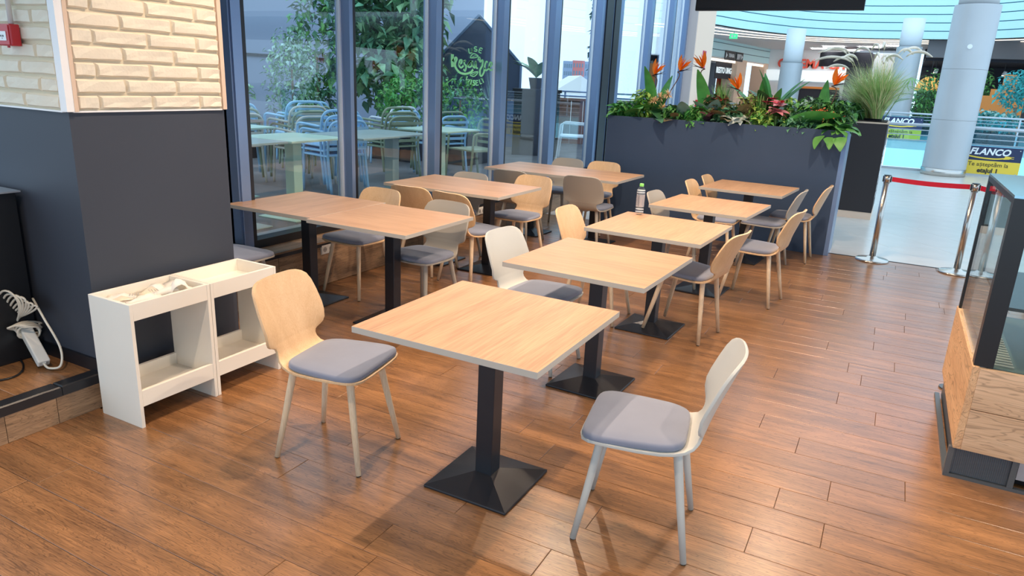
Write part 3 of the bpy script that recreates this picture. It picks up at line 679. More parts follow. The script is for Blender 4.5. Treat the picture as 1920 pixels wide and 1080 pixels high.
# stacking armchairs of tube and slats
def arm_chair_meshes(m_):
    r = .0155; w = .25; D = {}
    loop = catmull([(-.30, -w, 0), (-.24, -w, .42), (-.27, -w, .68), (-.285, -w + .02, .77), (-.295, -w + .09, .815), (-.3, 0, .82), (-.295, w - .09, .815), (-.285, w - .02, .77), (-.27, w, .68), (-.24, w, .42), (-.30, w, 0)], 4)
    D['back_loop'] = [MB().tube(loop, r, 8).mesh('back_loop', m_, True)]
    D['slat'] = [MB().box(-.262 - .018 * k - .004, -.262 - .018 * k + .004, -w + .005, w - .005, .50 + .075 * k, .535 + .075 * k).mesh('slat', m_) for k in range(4)]
    D['seat'] = [MB().box(-.24, .24, -w + .012, w - .012, .43, .447).mesh('seat', m_)]
    D['arm'] = []
    for s_ in (-1, 1):
        p = catmull([(.27, s_ * (w + .015), 0), (.235, s_ * (w + .015), .40), (.22, s_ * (w + .015), .60), (.19, s_ * (w + .015), .645), (.10, s_ * (w + .015), .655), (-.25, s_ * (w + .005), .64)], 5)
        D['arm'].append(MB().tube(p, r, 8).mesh('arm', m_, True))
    D['seat_rail'] = [MB().tube([(-.24, s_ * w, .43), (.235, s_ * (w + .01), .43)], r * .8, 6).mesh('seat_rail', m_) for s_ in (-1, 1)]
    return D
ACM = {c: arm_chair_meshes('chair_' + c) for c in ('blue', 'olive', 'tan', 'white')}
def arm_chair(c, x, y, z, yaw, label, group):
    t = thing('terrace_armchair', label, 'chair', (x, y, z), math.radians(yaw), group)
    for nm, ms in ACM[c].items():
        for me in ms: obj(nm, me, t)
CN = {'blue': 'light blue', 'olive': 'olive green', 'tan': 'pale grey', 'white': 'white'}
def stack(x, y, yaw, cols, where):
    a_ = math.radians(yaw); lvl = ('at the bottom', 'second up', 'third up', 'fourth up')
    for k, c in enumerate(cols):
        l_ = lvl[k] if k < len(cols) - 1 or len(cols) == 1 else 'on top'
        arm_chair(c, x + .07 * k * math.cos(a_), y + .07 * k * math.sin(a_), TZ + .055 * k, yaw, '%s terrace armchair %s of the stack %s' % (CN[c], l_, where), 'stacked terrace armchairs')
stack(-7.1, 6.12, 165, ('tan', 'olive', 'blue'), 'beside the dark wall end')
stack(-6.42, 6.6, 165, ('tan', 'olive', 'tan', 'blue'), 'behind the mint table post')
stack(-5.72, 6.38, 165, ('blue', 'blue', 'blue'), 'that is all blue')
stack(-7.3, 7.6, 165, ('olive', 'olive', 'blue'), 'furthest out behind the blue stack')
stack(-5.95, 7.75, 165, ('olive', 'olive', 'olive'), 'that is all olive')
stack(-5.75, 8.62, 165, ('blue', 'olive'), 'next to the all-olive stack')
stack(-6.85, 9.0, 165, ('blue', 'white'), 'before the leafy hedge')
arm_chair('olive', -4.95, 8.22, TZ, 250, 'lone olive green metal terrace armchair standing before the mint table', 'single terrace armchairs')
arm_chair('white', -5.1, 11.9, TZ, 200, 'white metal terrace armchair seen through the pane with the sky', 'single terrace armchairs')

# ---- foliage tools
def leaf_mesh(name, L, Wd, m_, bend=.5, fold=.15, n=7, shape=.75, wav=0., seed=0):
    """blade along +X, bending down with length"""
    r = random.Random(seed); rows = []
    for i in range(n + 1):
        u = i / n; a_ = bend * u; x = L * (math.sin(a_) / bend if bend > 1e-3 else u); z = -L * ((1 - math.cos(a_)) / bend if bend > 1e-3 else 0)
        w = Wd / 2 * (math.sin(PI * min(1, u ** shape * .97 + .015)) ** .8)
        wz = w * fold + wav * r.uniform(-1, 1) * w
        rows.append([(x, -w, z + wz), (x, 0, z), (x, w, z + w * fold + wav * r.uniform(-1, 1) * w)])
    m = MB(); m.grid(rows); return m.mesh(name, m_, True)
def place(me, parent, name, base, az, el, sc=1., roll=0.):
    o = obj(name, me, parent)
    o.matrix_local = Matrix.Translation(Vector(base)) @ Matrix.Rotation(az, 4, 'Z') @ Matrix.Rotation(-el, 4, 'Y') @ Matrix.Rotation(roll, 4, 'X') @ Matrix.Scale(sc, 4)
    return o
def leaf_cloud(name, n, size, mats, center, radii, seed, parent=None, shell=True):
    """one mesh of many small folded leaves filling an ellipsoid"""
    r = random.Random(seed); m = MB()
    for k in range(n):
        while True:
            d = Vector((r.uniform(-1, 1), r.uniform(-1, 1), r.uniform(-1, 1)))
            if .05 < d.length < 1: break
        rad = d.length if not shell else (.55 + .45 * r.random()); d.normalize(); d *= rad
        p = Vector(center) + Vector((d.x * radii[0], d.y * radii[1], d.z * radii[2]))
        M = Matrix.Translation(p) @ Euler((r.uniform(-.6, .6), r.uniform(-.2, 1.2), r.uniform(0, 2 * PI))).to_matrix().to_4x4()
        L = size * r.uniform(.7, 1.25); w = L * .27; m.cur = r.randrange(len(mats))
        i = m.add([M @ Vector(q) for q in ((0, 0, 0), (L * .35, -w, .1 * L), (L * .35, 0, 0), (L * .35, w, .1 * L), (L, 0, -.12 * L))])
        m.q(i, i + 1, i + 2); m.q(i, i + 2, i + 3); m.q(i + 1, i + 4, i + 2); m.q(i + 2, i + 4, i + 3)
    o = m.build(name, mats, parent, fix=False); return o
def blades(name, n, H, spread, mats, seed, parent=None, w=.012, r0=.05, droop=.6, loc=(0, 0, 0)):
    r = random.Random(seed); m = MB()
    for k in range(n):
        a_ = r.uniform(0, 2 * PI); h = H * r.uniform(.6, 1.); s_ = spread * r.uniform(.1, 1.); b = Vector(loc) + Vector((r0 * r.random() * math.cos(a_ + 1), r0 * r.random() * math.sin(a_ + 1), 0)); dr_ = Vector((math.cos(a_), math.sin(a_), 0)); sd = Vector((-dr_.y, dr_.x, 0)); m.cur = r.randrange(len(mats)); rows = []
        for i in range(5):
            u = i / 4; p = b + dr_ * (s_ * u ** 1.7) + Vector((0, 0, h * (u - droop * s_ / max(spread, .01) * .5 * u ** 3))); ww = w * (1 - u * .92) / 2
            rows.append([p - sd * ww, p + sd * ww])
        m.grid(rows)
    o = m.build(name, mats, parent, fix=False); return o

# hedge and climbers on the terrace
def hedge(x, y, rx, ry, h, mats, n, size, label, seed, group='hedge plants on the terrace'):
    t = thing('hedge_plant', label, 'plant', (x, y, TZ), 0, group)
    MB().box(-rx * .8, rx * .8, -ry * .8, ry * .8, 0, .45).build('trough', 'frame_black', t)
    o = leaf_cloud('foliage', n, size, mats, (0, 0, .45 + h / 2), (rx, ry, h / 2 + .1), seed, t); o['kind'] = 'stuff'
    MB().cyl((0, 0, .3), (0, 0, .45 + h * .6), .03, .015, 8).build('stem', 'trunk', t)
hedge(-9.4, 7.6, .8, .7, .9, ['leaf_euc', 'leaf_hedge'], 900, .12, 'pale blue-green bush growing low behind the first chair stack', 21)
hedge(-8.7, 8.75, .45, .45, 1.5, ['leaf_euc', 'leaf_hedge'], 1300, .085, 'loose fine-leaved shrub standing behind the pale bush', 22)
hedge(-9.1, 9.75, .5, .55, 2.4, ['leaf_vine', 'leaf_dark', 'leaf_green'], 900, .15, 'tall dark leafy climber at the edge of the first pane', 23)
hedge(-7.2, 9.9, .5, .7, .9, ['leaf_green', 'leaf_bright'], 1000, .1, 'bright green bush below the hanging foliage', 24)
hedge(-6.3, 10.0, .45, .45, .9, ['leaf_vine', 'leaf_green'], 700, .09, 'fine-leaved dark green bush beside the spiky plant', 25)
t = thing('weeping_fig', 'large weeping fig with hanging glossy leaves filling the second pane', 'tree', (-8.6, 11.1, TZ), 0)
MB().tube(catmull([(0, 0, 0), (.08, .05, 1.), (-.06, .1, 2.), (.05, 0, 3.3)], 5), lambda u: .07 - .04 * u, 8).build('trunk', 'trunk', t, True)
MB().tube(catmull([(0, .05, .9), (.3, .3, 1.8), (.2, .5, 2.9)], 5), lambda u: .04 - .02 * u, 8).build('branch', 'trunk', t, True)
o = leaf_cloud('foliage', 1700, .27, ['leaf_vine', 'leaf_dark', 'leaf_hedge'], (0, 0, 2.75), (1.15, 1.15, 1.3), 31, t, False); o['kind'] = 'stuff'
o = leaf_cloud('foliage', 700, .27, ['leaf_vine', 'leaf_hedge'], (.1, 0, 1.5), (1., 1., .8), 32, t, False); o['kind'] = 'stuff'
t = thing('spiky_plant', 'tall blue-green spiky plant in a pot at the edge of the second pane', 'plant', (-6.2, 10.9, TZ), 0)
MB().lathe([(.12, 0), (.17, .35), (.17, .4), (.14, .4)], 16).build('pot', 'city_white', t)
blades('blades', 70, 1.2, .35, ['leaf_blue', 'leaf_euc'], 5, t, .03, .06, .2, (0, 0, .4))['kind'] = 'stuff'
for k, (px_, y_) in enumerate([(1108, 17.5), (1000, 16.0)]):
    p = onX(px_, 60, -8.) if False else None
t = thing('climbing_plant', 'dark climber covering a post beside the sky pane', 'plant', (-6.25, 16.0, TZ), 0)
MB().box(-.06, .06, -.06, .06, 0, 4.6).build('post', 'frame_black', t)
o = leaf_cloud('foliage', 900, .16, ['leaf_dark', 'leaf_vine'], (0, 0, 2.9), (.32, .4, 1.9), 41, t, False); o['kind'] = 'stuff'
# gabled perforated screens
def gable(x, y, w, he, ha, label):
    t = thing('terrace_screen', label, 'screen', (x, y, TZ), math.radians(24), 'gabled metal screens on the terrace')
    MB().prism([(-w / 2, .95), (w / 2, .95), (w / 2, he), (0, ha), (-w / 2, he)], -.03, .03, 'Y').build('perforated_sheet', 'perforated', t)
    MB().box(-w / 2, w / 2, -.03, .03, 0, .93).build('lower_panel', 'panel_blue', t)
    m = MB(); P = [(-w / 2, 0), (-w / 2, he), (0, ha), (w / 2, he), (w / 2, 0)]
    for (a_, b_), (c_, d_) in zip(P, P[1:]): m.tube([(a_, -.04, b_), (c_, -.04, d_)], .03, 4)
    m.build('frame', 'frame_metal', t)
gable(-7.75, 12.95, 1.75, 1.65, 2.55, 'house-shaped grey perforated metal screen behind the green lettering')
t = thing('terrace_bar', 'black bar box behind the house-shaped screen', 'cabinet', (-6.05, 12.3, TZ), math.radians(24))
MB().box(-.42, .42, -.3, .3, 0, 1.15).build('body', 'case_black', t); MB().box(-.45, .45, -.33, .33, 1.15, 1.2).build('counter_top', 'case_black', t)
t = thing('rubber_plant', 'broad-leaved plant standing on the black bar box', 'plant', (-6.1, 12.3, TZ + 1.2), 0)
MB().lathe([(.1, 0), (.14, .2), (.12, .2)], 14).build('pot', 'case_black', t)
lm = leaf_mesh('leaf', .6, .2, 'leaf_hedge', .9, .15)
for k in range(8): place(lm, t, 'leaf', (0, 0, .2), k * .8, 1.1 - .12 * (k % 3), 1.)
# timber kerb and city seen through the sky pane
t = thing('timber_bench', 'brown slatted timber bench front seen low through the sky pane', 'bench', (-6.6, 15.2, TZ), math.radians(24))
for k in range(14): MB().box(-1.9 + .27 * k, -1.64 + .27 * k, -.03, .03, 0, .95).build('slat', 'slat_wood', t)
MB().box(-1.95, 1.95, -.1, .4, .95, 1.0).build('seat_board', 'slat_wood', t)
struct(MB().box(-260, -10, 22.5, 390, -6.2, -6).build('city_ground', 'city_ground'))
def far(px_, py_, d):
    r_ = ray(px_, py_); return CAM_C + r_ * (d / math.hypot(r_.x, r_.y))
p = far(1075, 168, 46)
t = thing('white_house', 'white gabled shed roof beyond the terrace edge', 'building', (p.x, p.y, -6), math.radians(30))
MB().box(-3.2, 3.2, -3, 3, 0, 6.0).build('wall', 'city_white', t)
MB().prism([(-3.5, 5.9), (3.5, 5.9), (0, 8.1)], -3.4, 3.4, 'Y').build('roof', 'city_white', t)
p = far(1083, 125, 290)
t = thing('apartment_block', 'distant apartment block in pink-red and blue-grey sections under the sky', 'building', (p.x, p.y, -6), math.radians(26)); t.scale = (.8, .8, 1.15)
for k, (a_, b_, h_, c) in enumerate([(-7, -2.5, 13.5, 'city_blue'), (-2.5, 3.2, 13.8, 'city_red'), (3.2, 8, 13.6, 'city_blue')]):
    s_ = MB().box(a_, b_, -3 + .2 * k, 5, 0, h_).build('block_section', c, t); m = 0
    for i in range(4):
        for j in range(3): MB().box(a_ + .4 + i * (b_ - a_ - .4) / 4, a_ + .4 + i * (b_ - a_ - .4) / 4 + .7, -3.05 + .2 * k, -2.99 + .2 * k, h_ - 2.2 - 2.4 * j, h_ - .9 - 2.4 * j).build('window', 'city_win', s_)

# ------------------------------------------------------------------ low planter wall with plants
PY, PX0, PX1, PH = 8.27, -3.11, -.45, 1.335
pw_ = thing('planter_box', 'long dark blue planter box wall filled with tropical plants', 'planter', (PX0, PY, 0))
MB().box(0, PX1 - PX0 - .045, 0, .03, 0, PH).build('front_panel', 'navy_panel', pw_, bevel=.002)
MB().box(PX1 - PX0 - .045, PX1 - PX0, 0, .5, 0, PH).build('end_panel', 'frame_metal', pw_, bevel=.002)
MB().box(0, .03, .031, .5, 0, PH).box(.031, PX1 - PX0 - .046, .47, .5, 0, PH).build('back_panel', 'navy_panel', pw_)
MB().box(.031, PX1 - PX0 - .046, .031, .469, 1.15, 1.27).build('soil', 'soil', pw_)
SZ = 1.271
def PP(px_, py_, Y=8.5): return onY(px_, py_, Y)
LM = {}
def lf(key):
    if key not in LM:
        a_ = dict(banana=(.62, .15, 'leaf_bright', .55, .25, 10, .9), paddle=(.42, .1, 'leaf_bright', .25, .3, 8, .95), phil=(.26, .17, 'leaf_green', .9, .12, 7, .6), dark=(.24, .12, 'leaf_dark', .9, .15, 7, .7), brown=(.30, .12, 'leaf_brown', .8, .18, 7, .75), blue=(.24, .13, 'leaf_blue', .7, .15, 7, .65), silver=(.19, .11, 'leaf_silver', 1.1, .1, 7, .55, .25), euc=(.085, .08, 'leaf_euc', .3, .05, 5, .6), pothos=(.17, .13, 'leaf_green', .9, .12, 7, .5), pothosd=(.14, .1, 'leaf_green', .9, .12, 7, .5), lime=(.13, .06, 'leaf_lime', .6, .2, 6, .7), pinkp=(.15, .07, 'petal_pink', 1.0, .15, 6, .7), pdark=(.2, .09, 'bract', .9, .2, 7, .7), mag=(.11, .09, 'petal_magenta', .6, .15, 6, .5), red=(.1, .05, 'petal_red', .5, .2, 6, .7), orange=(.15, .048, 'petal_orange', .25, .3, 5, .9), bract=(.17, .032, 'bract', .2, .5, 6, .8), peach=(.072, .014, 'petal_peach', .5, .2, 4, 1.), fan=(.5, .03, 'leaf_green', .5, .3, 5, 1.), frond=(.26, .036, 'leaf_lime', .5, .2, 4, 1.), rub=(.3, .16, 'leaf_dark', .7, .15, 7, .7))[key]
        LM[key] = leaf_mesh('leaf' if key not in ('orange', 'peach', 'mag', 'red', 'pinkp') else 'petal', *a_)
    return LM[key]
def plant(name, label, px_, py_, Y, cat='plant', group='plants in the long planter'):
    p = PP(px_, py_, Y); t = thing(name, label, cat, (p.x, Y, SZ), 0, group); return t, Vector((0, 0, p.z - SZ))
def rosette(t, key, n, base_z, el, sc=1., seed=0, spread=.03, nm='leaf', el_j=.35):
    r = random.Random(seed)
    for k in range(n): place(lf(key), t, nm, (spread * r.uniform(-1, 1), spread * r.uniform(-1, 1), base_z + .045), 2 * PI * k / n + r.uniform(-.3, .3), el + r.uniform(-el_j, el_j), 1.2 * sc * r.uniform(.8, 1.15), r.uniform(-.4, .4))
def stem(t, pts, r_=.006, m_='stem_green'): return MB().tube(catmull(pts, 6), r_, 6).build('stem', m_, t, True)
AWAY = math.atan2(.47, .88)     # image right as an azimuth
# bird-of-paradise plants: (flower px, foot px, leaf tips px, label)
def bird(fl, foot, leaves, label, flip=1, up=.5):
    Y = 8.5; b = PP(*foot, Y); t = thing('bird_of_paradise', label, 'flower', (b.x, Y, SZ), 0, 'bird-of-paradise flowers in the long planter')
    f = PP(*fl, Y); h = Vector((f.x - b.x, 0, f.z - SZ)); d_ = Vector((flip * .88, .1, -.12)).normalized()
    top = h + d_ * -.05
    stem(t, [(0, 0, -.02), (h.x * .35, 0, h.z * .5), (h.x * .8 + .02 * flip, 0, h.z * .92), tuple(top)], .0065, 'stem_brown')
    az = 0 if flip > 0 else PI
    place(lf('bract'), t, 'bract', top, az, .25, 1., 0); place(lf('bract'), t, 'bract', top, az, .25, 1., PI)
    for k in range(6): place(lf('orange'), t, 'petal', top + d_ * .03 + Vector((0, 0, .012)), az + .3 * (k % 3 - 1), .65 + .2 * k, 1.0 + .12 * (k % 3), .9 * (k % 2))
    for (tx, ty), wd in leaves:
        q = PP(tx, ty, Y); v = Vector((q.x - b.x, 0, q.z - SZ)); L = v.length
        place(lf('banana'), t, 'leaf', (0, .02, 0), 0 if v.x >= 0 else PI, math.asin(max(-1, min(1, v.z / L))) + .22, L / .6, PI / 2 * wd)
bird((1230, 143), (1222, 205), [((1203, 126), .8)], 'orange bird-of-paradise flower by the glass end of the planter, upright leaf at its side')
bird((1278, 136), (1236, 208), [((1262, 142), .7)], 'orange bird-of-paradise flower leaning out on a long bare stem')
bird((1314, 130), (1326, 208), [((1296, 134), .9)], 'tallest orange bird-of-paradise flower before the cream pillar', -1)
bird((1380, 170), (1413, 212), [], 'drooping orange bird-of-paradise flower before the far shop sign', -1)
bird((1568, 163), (1548, 222), [((1562, 148), .75)], 'orange bird-of-paradise flower beside the tufts of fountain grass')
t, z = plant('banana_plant', 'drooping broad green leaves over the glass end of the planter', 1188, 205, 8.45)
for az, el, sc, rl in ((PI * 1.0, .35, .62, .3), (PI * .75, .6, .5, 0), (.4, 1.0, .5, .2), (PI * 1.3, .9, .45, 0)): place(lf('banana'), t, 'leaf', (0, 0, .0), az, el, sc, rl)
rosette(t, 'phil', 5, .02, .75, 1.1, 3)
for k, (px_, py_) in enumerate([(1226, 190), (1243, 203), (1253, 178), (1238, 183)]):
    t, z = plant('chrysanthemum', ('peach pompom chrysanthemum leaning towards the glass', 'lowest peach pompom chrysanthemum above the planter rim', 'highest peach pompom chrysanthemum of the cluster', 'peach pompom chrysanthemum in the middle of the cluster')[k], px_, py_, 8.42 + .03 * k, 'flower')
    stem(t, [(0, 0, -.01), (.01, 0, z.z * .6), (0, 0, z.z)], .005)
    r = random.Random(k)
    for j in range(48): place(lf('peach'), t, 'petal', z, r.uniform(0, 2 * PI), math.asin(r.uniform(-.5, 1)), 1.05)
t, z = plant('calathea', 'dark green calathea leaves below the peach flowers', 1240, 215, 8.36); rosette(t, 'dark', 8, .0, .65, .9, 5, .12)
t, z = plant('begonia', 'grey-green velvety leaves between the peach flowers and the fern', 1278, 208, 8.42); rosette(t, 'blue', 4, .03, .9, 1., 6, .06); rosette(t, 'brown', 5, .0, .6, .8, 7, .08)
t, z = plant('croton', 'striped brown-green croton leaves beside the small fern', 1300, 205, 8.5); rosette(t, 'brown', 6, .02, .8, 1., 8, .06)
t, z = plant('bromeliad', 'dusky pink bromeliad rosette below the tallest orange flower', 1325, 205, 8.38); rosette(t, 'pinkp', 7, .06, .8, .9, 9, .03, 'petal'); rosette(t, 'pdark', 7, .02, .5, .8, 10, .05)
t, z = plant('hosta', 'blue-green pale-edged hosta leaves beside the tall thin grass', 1336, 195, 8.5); rosette(t, 'blue', 6, .05, 1.05, 1.1, 11, .05)
t, z = plant('red_bromeliad', 'small red star-shaped bloom between the hosta and silver leaves', 1352, 192, 8.5, 'flower'); rosette(t, 'red', 9, z.z - .03, .6, 1., 12, .01, 'petal'); stem(t, [(0, 0, -.01), (0, 0, z.z * .5), (0, 0, z.z - .03)], .005)
t, z = plant('ti_plant', 'long bronze-green leaves arching behind the silver leaves', 1358, 212, 8.42); rosette(t, 'brown', 6, .0, .55, 1.1, 13, .06)
t, z = plant('silver_begonia', 'white-silver veined begonia leaves hanging over the planter rim', 1384, 216, 8.34); rosette(t, 'silver', 12, .06, .45, .72, 14, .08)
t, z = plant('coleus', 'orange-brown coleus leaves behind the silver begonia', 1402, 195, 8.5); rosette(t, 'brown', 7, .06, .8, .75, 15, .08)
t, z = plant('pothos_upright', 'fresh green pointed leaves between the silver begonia and pink blooms', 1418, 215, 8.36); rosette(t, 'pothosd', 7, .03, .9, 1., 16, .05)
t, z = plant('bird_leaf_clump', 'clump of dark paddle leaves standing behind the pink flowers', 1440, 185, 8.62); rosette(t, 'paddle', 7, .05, 1.1, 1.15, 17, .06); rosette(t, 'rub', 7, .1, .95, 1.1, 18, .06)
for k, (px_, py_) in enumerate([(1437, 193), (1448, 187)]):
    t, z = plant('anthurium', ('magenta anthurium bloom standing low beside the green-yellow foliage', 'magenta anthurium bloom raised above its twin')[k], px_, py_, 8.44, 'flower'); stem(t, [(0, 0, -.01), (0, 0, z.z)], .004)
    for j in range(3): place(lf('mag'), t, 'petal', z, 2.1 * j + .4, .5, .9)
    MB().cyl(z, z + Vector((.01, -.01, .05)), .006, .003, 6).build('spadix', 'petal_peach', t)
t, z = plant('pink_protea', 'large pink layered protea bloom over the planter rim', 1455, 218, 8.34, 'flower'); rosette(t, 'pinkp', 12, z.z, .3, .9, 19, .02, 'petal', .6); rosette(t, 'pinkp', 8, z.z + .06, .9, .8, 20, .02, 'petal', .4); rosette(t, 'red', 4, z.z + .09, .6, .9, 21, .04, 'petal'); stem(t, [(0, 0, -.01), (0, 0, z.z)], .006)
t, z = plant('lime_shrub', 'yellow-green leafy sprig with tiny white blooms', 1462, 190, 8.48); rosette(t, 'lime', 16, .08, .7, 1., 22, .09, 'leaf', .6)
t, z = plant('eucalyptus', 'eucalyptus sprig with round blue-green leaves', 1486, 200, 8.42)
for k in range(4):
    a_ = -.5 + .35 * k; tip = Vector((math.sin(a_) * .22, .02 * k, .26 - .03 * k)); stem(t, [(0, 0, -.01), tuple(tip * .5), tuple(tip)], .003)
    for j in range(5): place(lf('euc'), t, 'leaf', tip * (.4 + .15 * j), 1.3 * j + k, .3, 1., 1.2 * (j % 2))
for k, (px_, py_, az) in enumerate([(1462, 178, 2.6), (1520, 172, .5), (1478, 185, 2.0)]):
    t, z = plant('palm_sprig', ('light green palm frond leaning towards the dark paddle leaves', 'light green palm frond before the round mall column', 'short light green palm frond between the other two')[k], px_, 205, 8.6)
    tip = Vector((math.cos(az) * .22, math.sin(az) * .05, .42 - .07 * (k == 2)))
    stem(t, [(0, 0, -.01), tuple(tip * .55 + Vector((0, 0, .04))), tuple(tip)], .004)
    for j in range(18):
        u = .35 + .65 * (j // 2) / 9
        place(lf('frond'), t, 'leaflet', tip * u + Vector((0, 0, .06 * u * (1 - u))), (az + (.95 if j % 2 else -.95)), .35, 1.1 - .4 * u, 0)
t, z = plant('spider_plant', 'striped arching spider plant behind the orange berries', 1530, 195, 8.6); blades('blades', 60, .24, .22, ['stripe', 'leaf_green'], 51, t, .014, .03, 1.6)['kind'] = 'stuff'
t, z = plant('berry_shrub', 'shrub with clusters of rusty orange berries near the planter end', 1548, 212, 8.42); rosette(t, 'dark', 10, .02, .8, .9, 52, .12)
r = random.Random(8)
for k in range(9):
    c = Vector((r.uniform(-.19, .19), r.uniform(-.1, .05), r.uniform(.1, .26))); stem(t, [(0, 0, 0), tuple(c * .6), tuple(c)], .003, 'stem_brown'); m = MB()
    for j in range(16):
        q = c + Vector((r.gauss(0, .022), r.gauss(0, .02), r.gauss(0, .018))); m.lathe([(.0005, q.z - .008), (.008, q.z - .003), (.008, q.z + .003), (.0005, q.z + .008)], 6, (q.x, q.y))
    m.build('berry_cluster', 'berry_orange', t, True)['kind'] = 'stuff'
t, z = plant('banana_leaf_plant', 'single long banana leaf arching along the planter rim below the berries', 1468, 222, 8.33)
place(lf('banana'), t, 'leaf', (0, 0, .09), .02, .38, .98, -.9); stem(t, [(-.03, 0, -.01), (-.03, 0, .05), (0, 0, .09)], .006)
t, z = plant('pothos', 'large-leaved pothos trailing over the outer end of the planter', 1572, 222, 8.34); rosette(t, 'pothos', 8, .06, .35, 1.3, 61, .09); rosette(t, 'pothosd', 8, .03, .2, 1.1, 62, .11)
for k, (dx, dz) in enumerate([(-.12, -.06), (-.02, -.12), (.05, -.07), (-.07, -.1)]): place(lf('pothosd' if k % 2 else 'pothos'), t, 'leaf', (dx, -.12, .02 + dz * .3), -PI / 2 + .4 * (k - 1.5), -.5, 1.05, .2)
FERNS = [(1166, .15, ['leaf_green', 'leaf_bright'], 8.42, 'bright fern at the glass end of the planter'), (1205, .15, ['leaf_green', 'leaf_lime'], 8.5, 'light green fern below the first upright leaf'), (1262, .16, ['leaf_dark', 'leaf_green'], 8.40, 'dark fern below the grey velvety leaves'), (1305, .15, ['leaf_bright', 'leaf_green'], 8.38, 'bright fine fern below the bronze leaves'),
         (1340, .17, ['leaf_dark', 'leaf_brown'], 8.5, 'brown-green fern behind the dusky pink rosette'), (1368, .17, ['leaf_dark', 'leaf_vine'], 8.40, 'dark fern below the silver begonia'), (1405, .16, ['leaf_brown', 'leaf_lime'], 8.5, 'olive fern between the coleus and the tall grass'), (1432, .14, ['leaf_green', 'leaf_lime'], 8.40, 'fresh green fern below the magenta anthuriums'),
         (1470, .18, ['leaf_lime', 'leaf_green'], 8.55, 'yellow-green fern behind the protea'), (1500, .2, ['leaf_dark', 'leaf_vine'], 8.38, 'dark fern under the arching banana leaf'), (1512, .2, ['leaf_euc', 'leaf_green'], 8.56, 'grey-green fern beside the eucalyptus'), (1540, .2, ['leaf_dark', 'leaf_green'], 8.5, 'dark fern under the orange berries'), (1572, .15, ['leaf_green', 'leaf_dark'], 8.52, 'leafy fern at the outer end of the planter')]
for k, (px_, rx, mats, Y_, lab) in enumerate(FERNS):
    t, z = plant('fern', lab, px_, 214, Y_)
    leaf_cloud('foliage', 520, .08, mats, (0, 0, .10 if Y_ < 8.45 else .17), (rx, .1, .14 if Y_ < 8.45 else .22), 70 + k, t, False)['kind'] = 'stuff'
def tuft(px_, py_, Y, n, H, sp, mats, label, seed, w=.024, r0=.05):
    t, z = plant('grass_clump', label, px_, py_, Y, 'grass plant'); blades('blades', n, H, sp, mats, seed, t, w, r0)['kind'] = 'stuff'; return t
tuft(1222, 205, 8.55, 50, .5, .12, ['leaf_blue', 'grass_green'], 'narrow blue-green grass behind the first orange flower', 81)
tuft(1350, 208, 8.55, 140, .62, .16, ['grass_green', 'leaf_green'], 'tall thin green grass before the far shop front', 82)
tuft(1372, 214, 8.5, 40, .36, .05, ['grass_green', 'leaf_green'], 'short upright grass beside the drooping orange flower', 83)
tuft(1420, 210, 8.5, 140, .50, .12, ['grass_green', 'leaf_green'], 'tall thin green grass beside the dark paddle leaves', 84)
tuft(1558, 215, 8.6, 90, .48, .42, ['leaf_green', 'grass_green'], 'fan of long green blades leaning to the planter end', 85, .018)

# ------------------------------------------------------------------ tall planter with fountain grass
t = thing('tall_planter', 'tall dark brown planter box on a tiled plinth', 'planter', (-.74, 11.2, 0))
MB().box(0, .6, 0, 1.1, .0, .1).build('plinth', 'cream_wall', t)
MB().box(0, .6, -.004, 1.1, .1, 1.33).build('box', 'planter_brown', t); MB().box(-.005, .605, -.01, 1.105, 1.33, 1.35).build('rim', 'beige_trim', t)
MB().box(.02, .58, .02, 1.08, 1.35, 1.362).build('soil', 'soil', t)
m = MB()
for k in range(7): m.box(.601, .603, .16 + .05 * (k % 2), .42, .3 + .1 * k, .37 + .1 * k)
m.build('print', 'sign_white', t)
MB().box(.601, .604, .5, .95, .55, 1.0).build('poster', 'sign_white', t)
def fountain(x, y, z, H, sp, n, seed, label):
    t = thing('grass_clump', label, 'grass plant', (x, y, z), 0, 'fountain grasses in the tall planter')
    MB().lathe([(.11, 0), (.12, .03), (.1, .03)], 16).build('pot', 'case_black', t)
    blades('blades', n, H, sp, ['grass_dry', 'grass_green'], seed, t, .014, .1, .7)['kind'] = 'stuff'
    r = random.Random(seed)
    for k in range(9):
        a_ = r.uniform(0, 2 * PI); s_ = sp * r.uniform(.3, 1.); h = H * r.uniform(.85, 1.15); d_ = Vector((math.cos(a_), math.sin(a_), 0))
        p = [Vector((0, 0, 0)), d_ * s_ * .25 + Vector((0, 0, h * .6)), d_ * s_ * .55 + Vector((0, 0, h * .93)), d_ * s_ * .9 + Vector((0, 0, h)), d_ * s_ * 1.2 + Vector((0, 0, h * .93))]
        c = catmull(p, 5); MB().tube(c[:11], .002, 5).build('stalk', 'grass_dry', t); MB().tube(c[10:], lambda u: .016 * math.sin(PI * (.1 + .85 * u)) + .003, 8).build('plume', 'plume', t, True)
fountain(-.34, 11.42, 1.362, .92, .78, 900, 91, 'dense dry-green fountain grass with arching plumes, above the planter corner')
fountain(-.52, 11.8, 1.362, .85, .7, 500, 92, 'fountain grass with pale plumes behind the first tuft')
t = thing('fan_palm', 'green fan palm leaves spreading from the outer side of the tall planter', 'plant', (-.22, 11.8, 1.362))
for k in range(4):
    c = Vector((.1 + .05 * k, .05 * k, .25 + .12 * k)); stem(t, [(0, 0, 0), tuple(c * .6), tuple(c)], .006)
    for j in range(11): place(lf('fan'), t, 'leaflet', c, -1.3 + .26 * j - .3 * k, .5 - .25 * k, .62)
fm = leaf_cloud('foliage', 260, .12, ['leaf_green', 'leaf_dark'], (-.42, -.2, .1), (.16, .3, .14), 93, t, False); fm['kind'] = 'stuff'

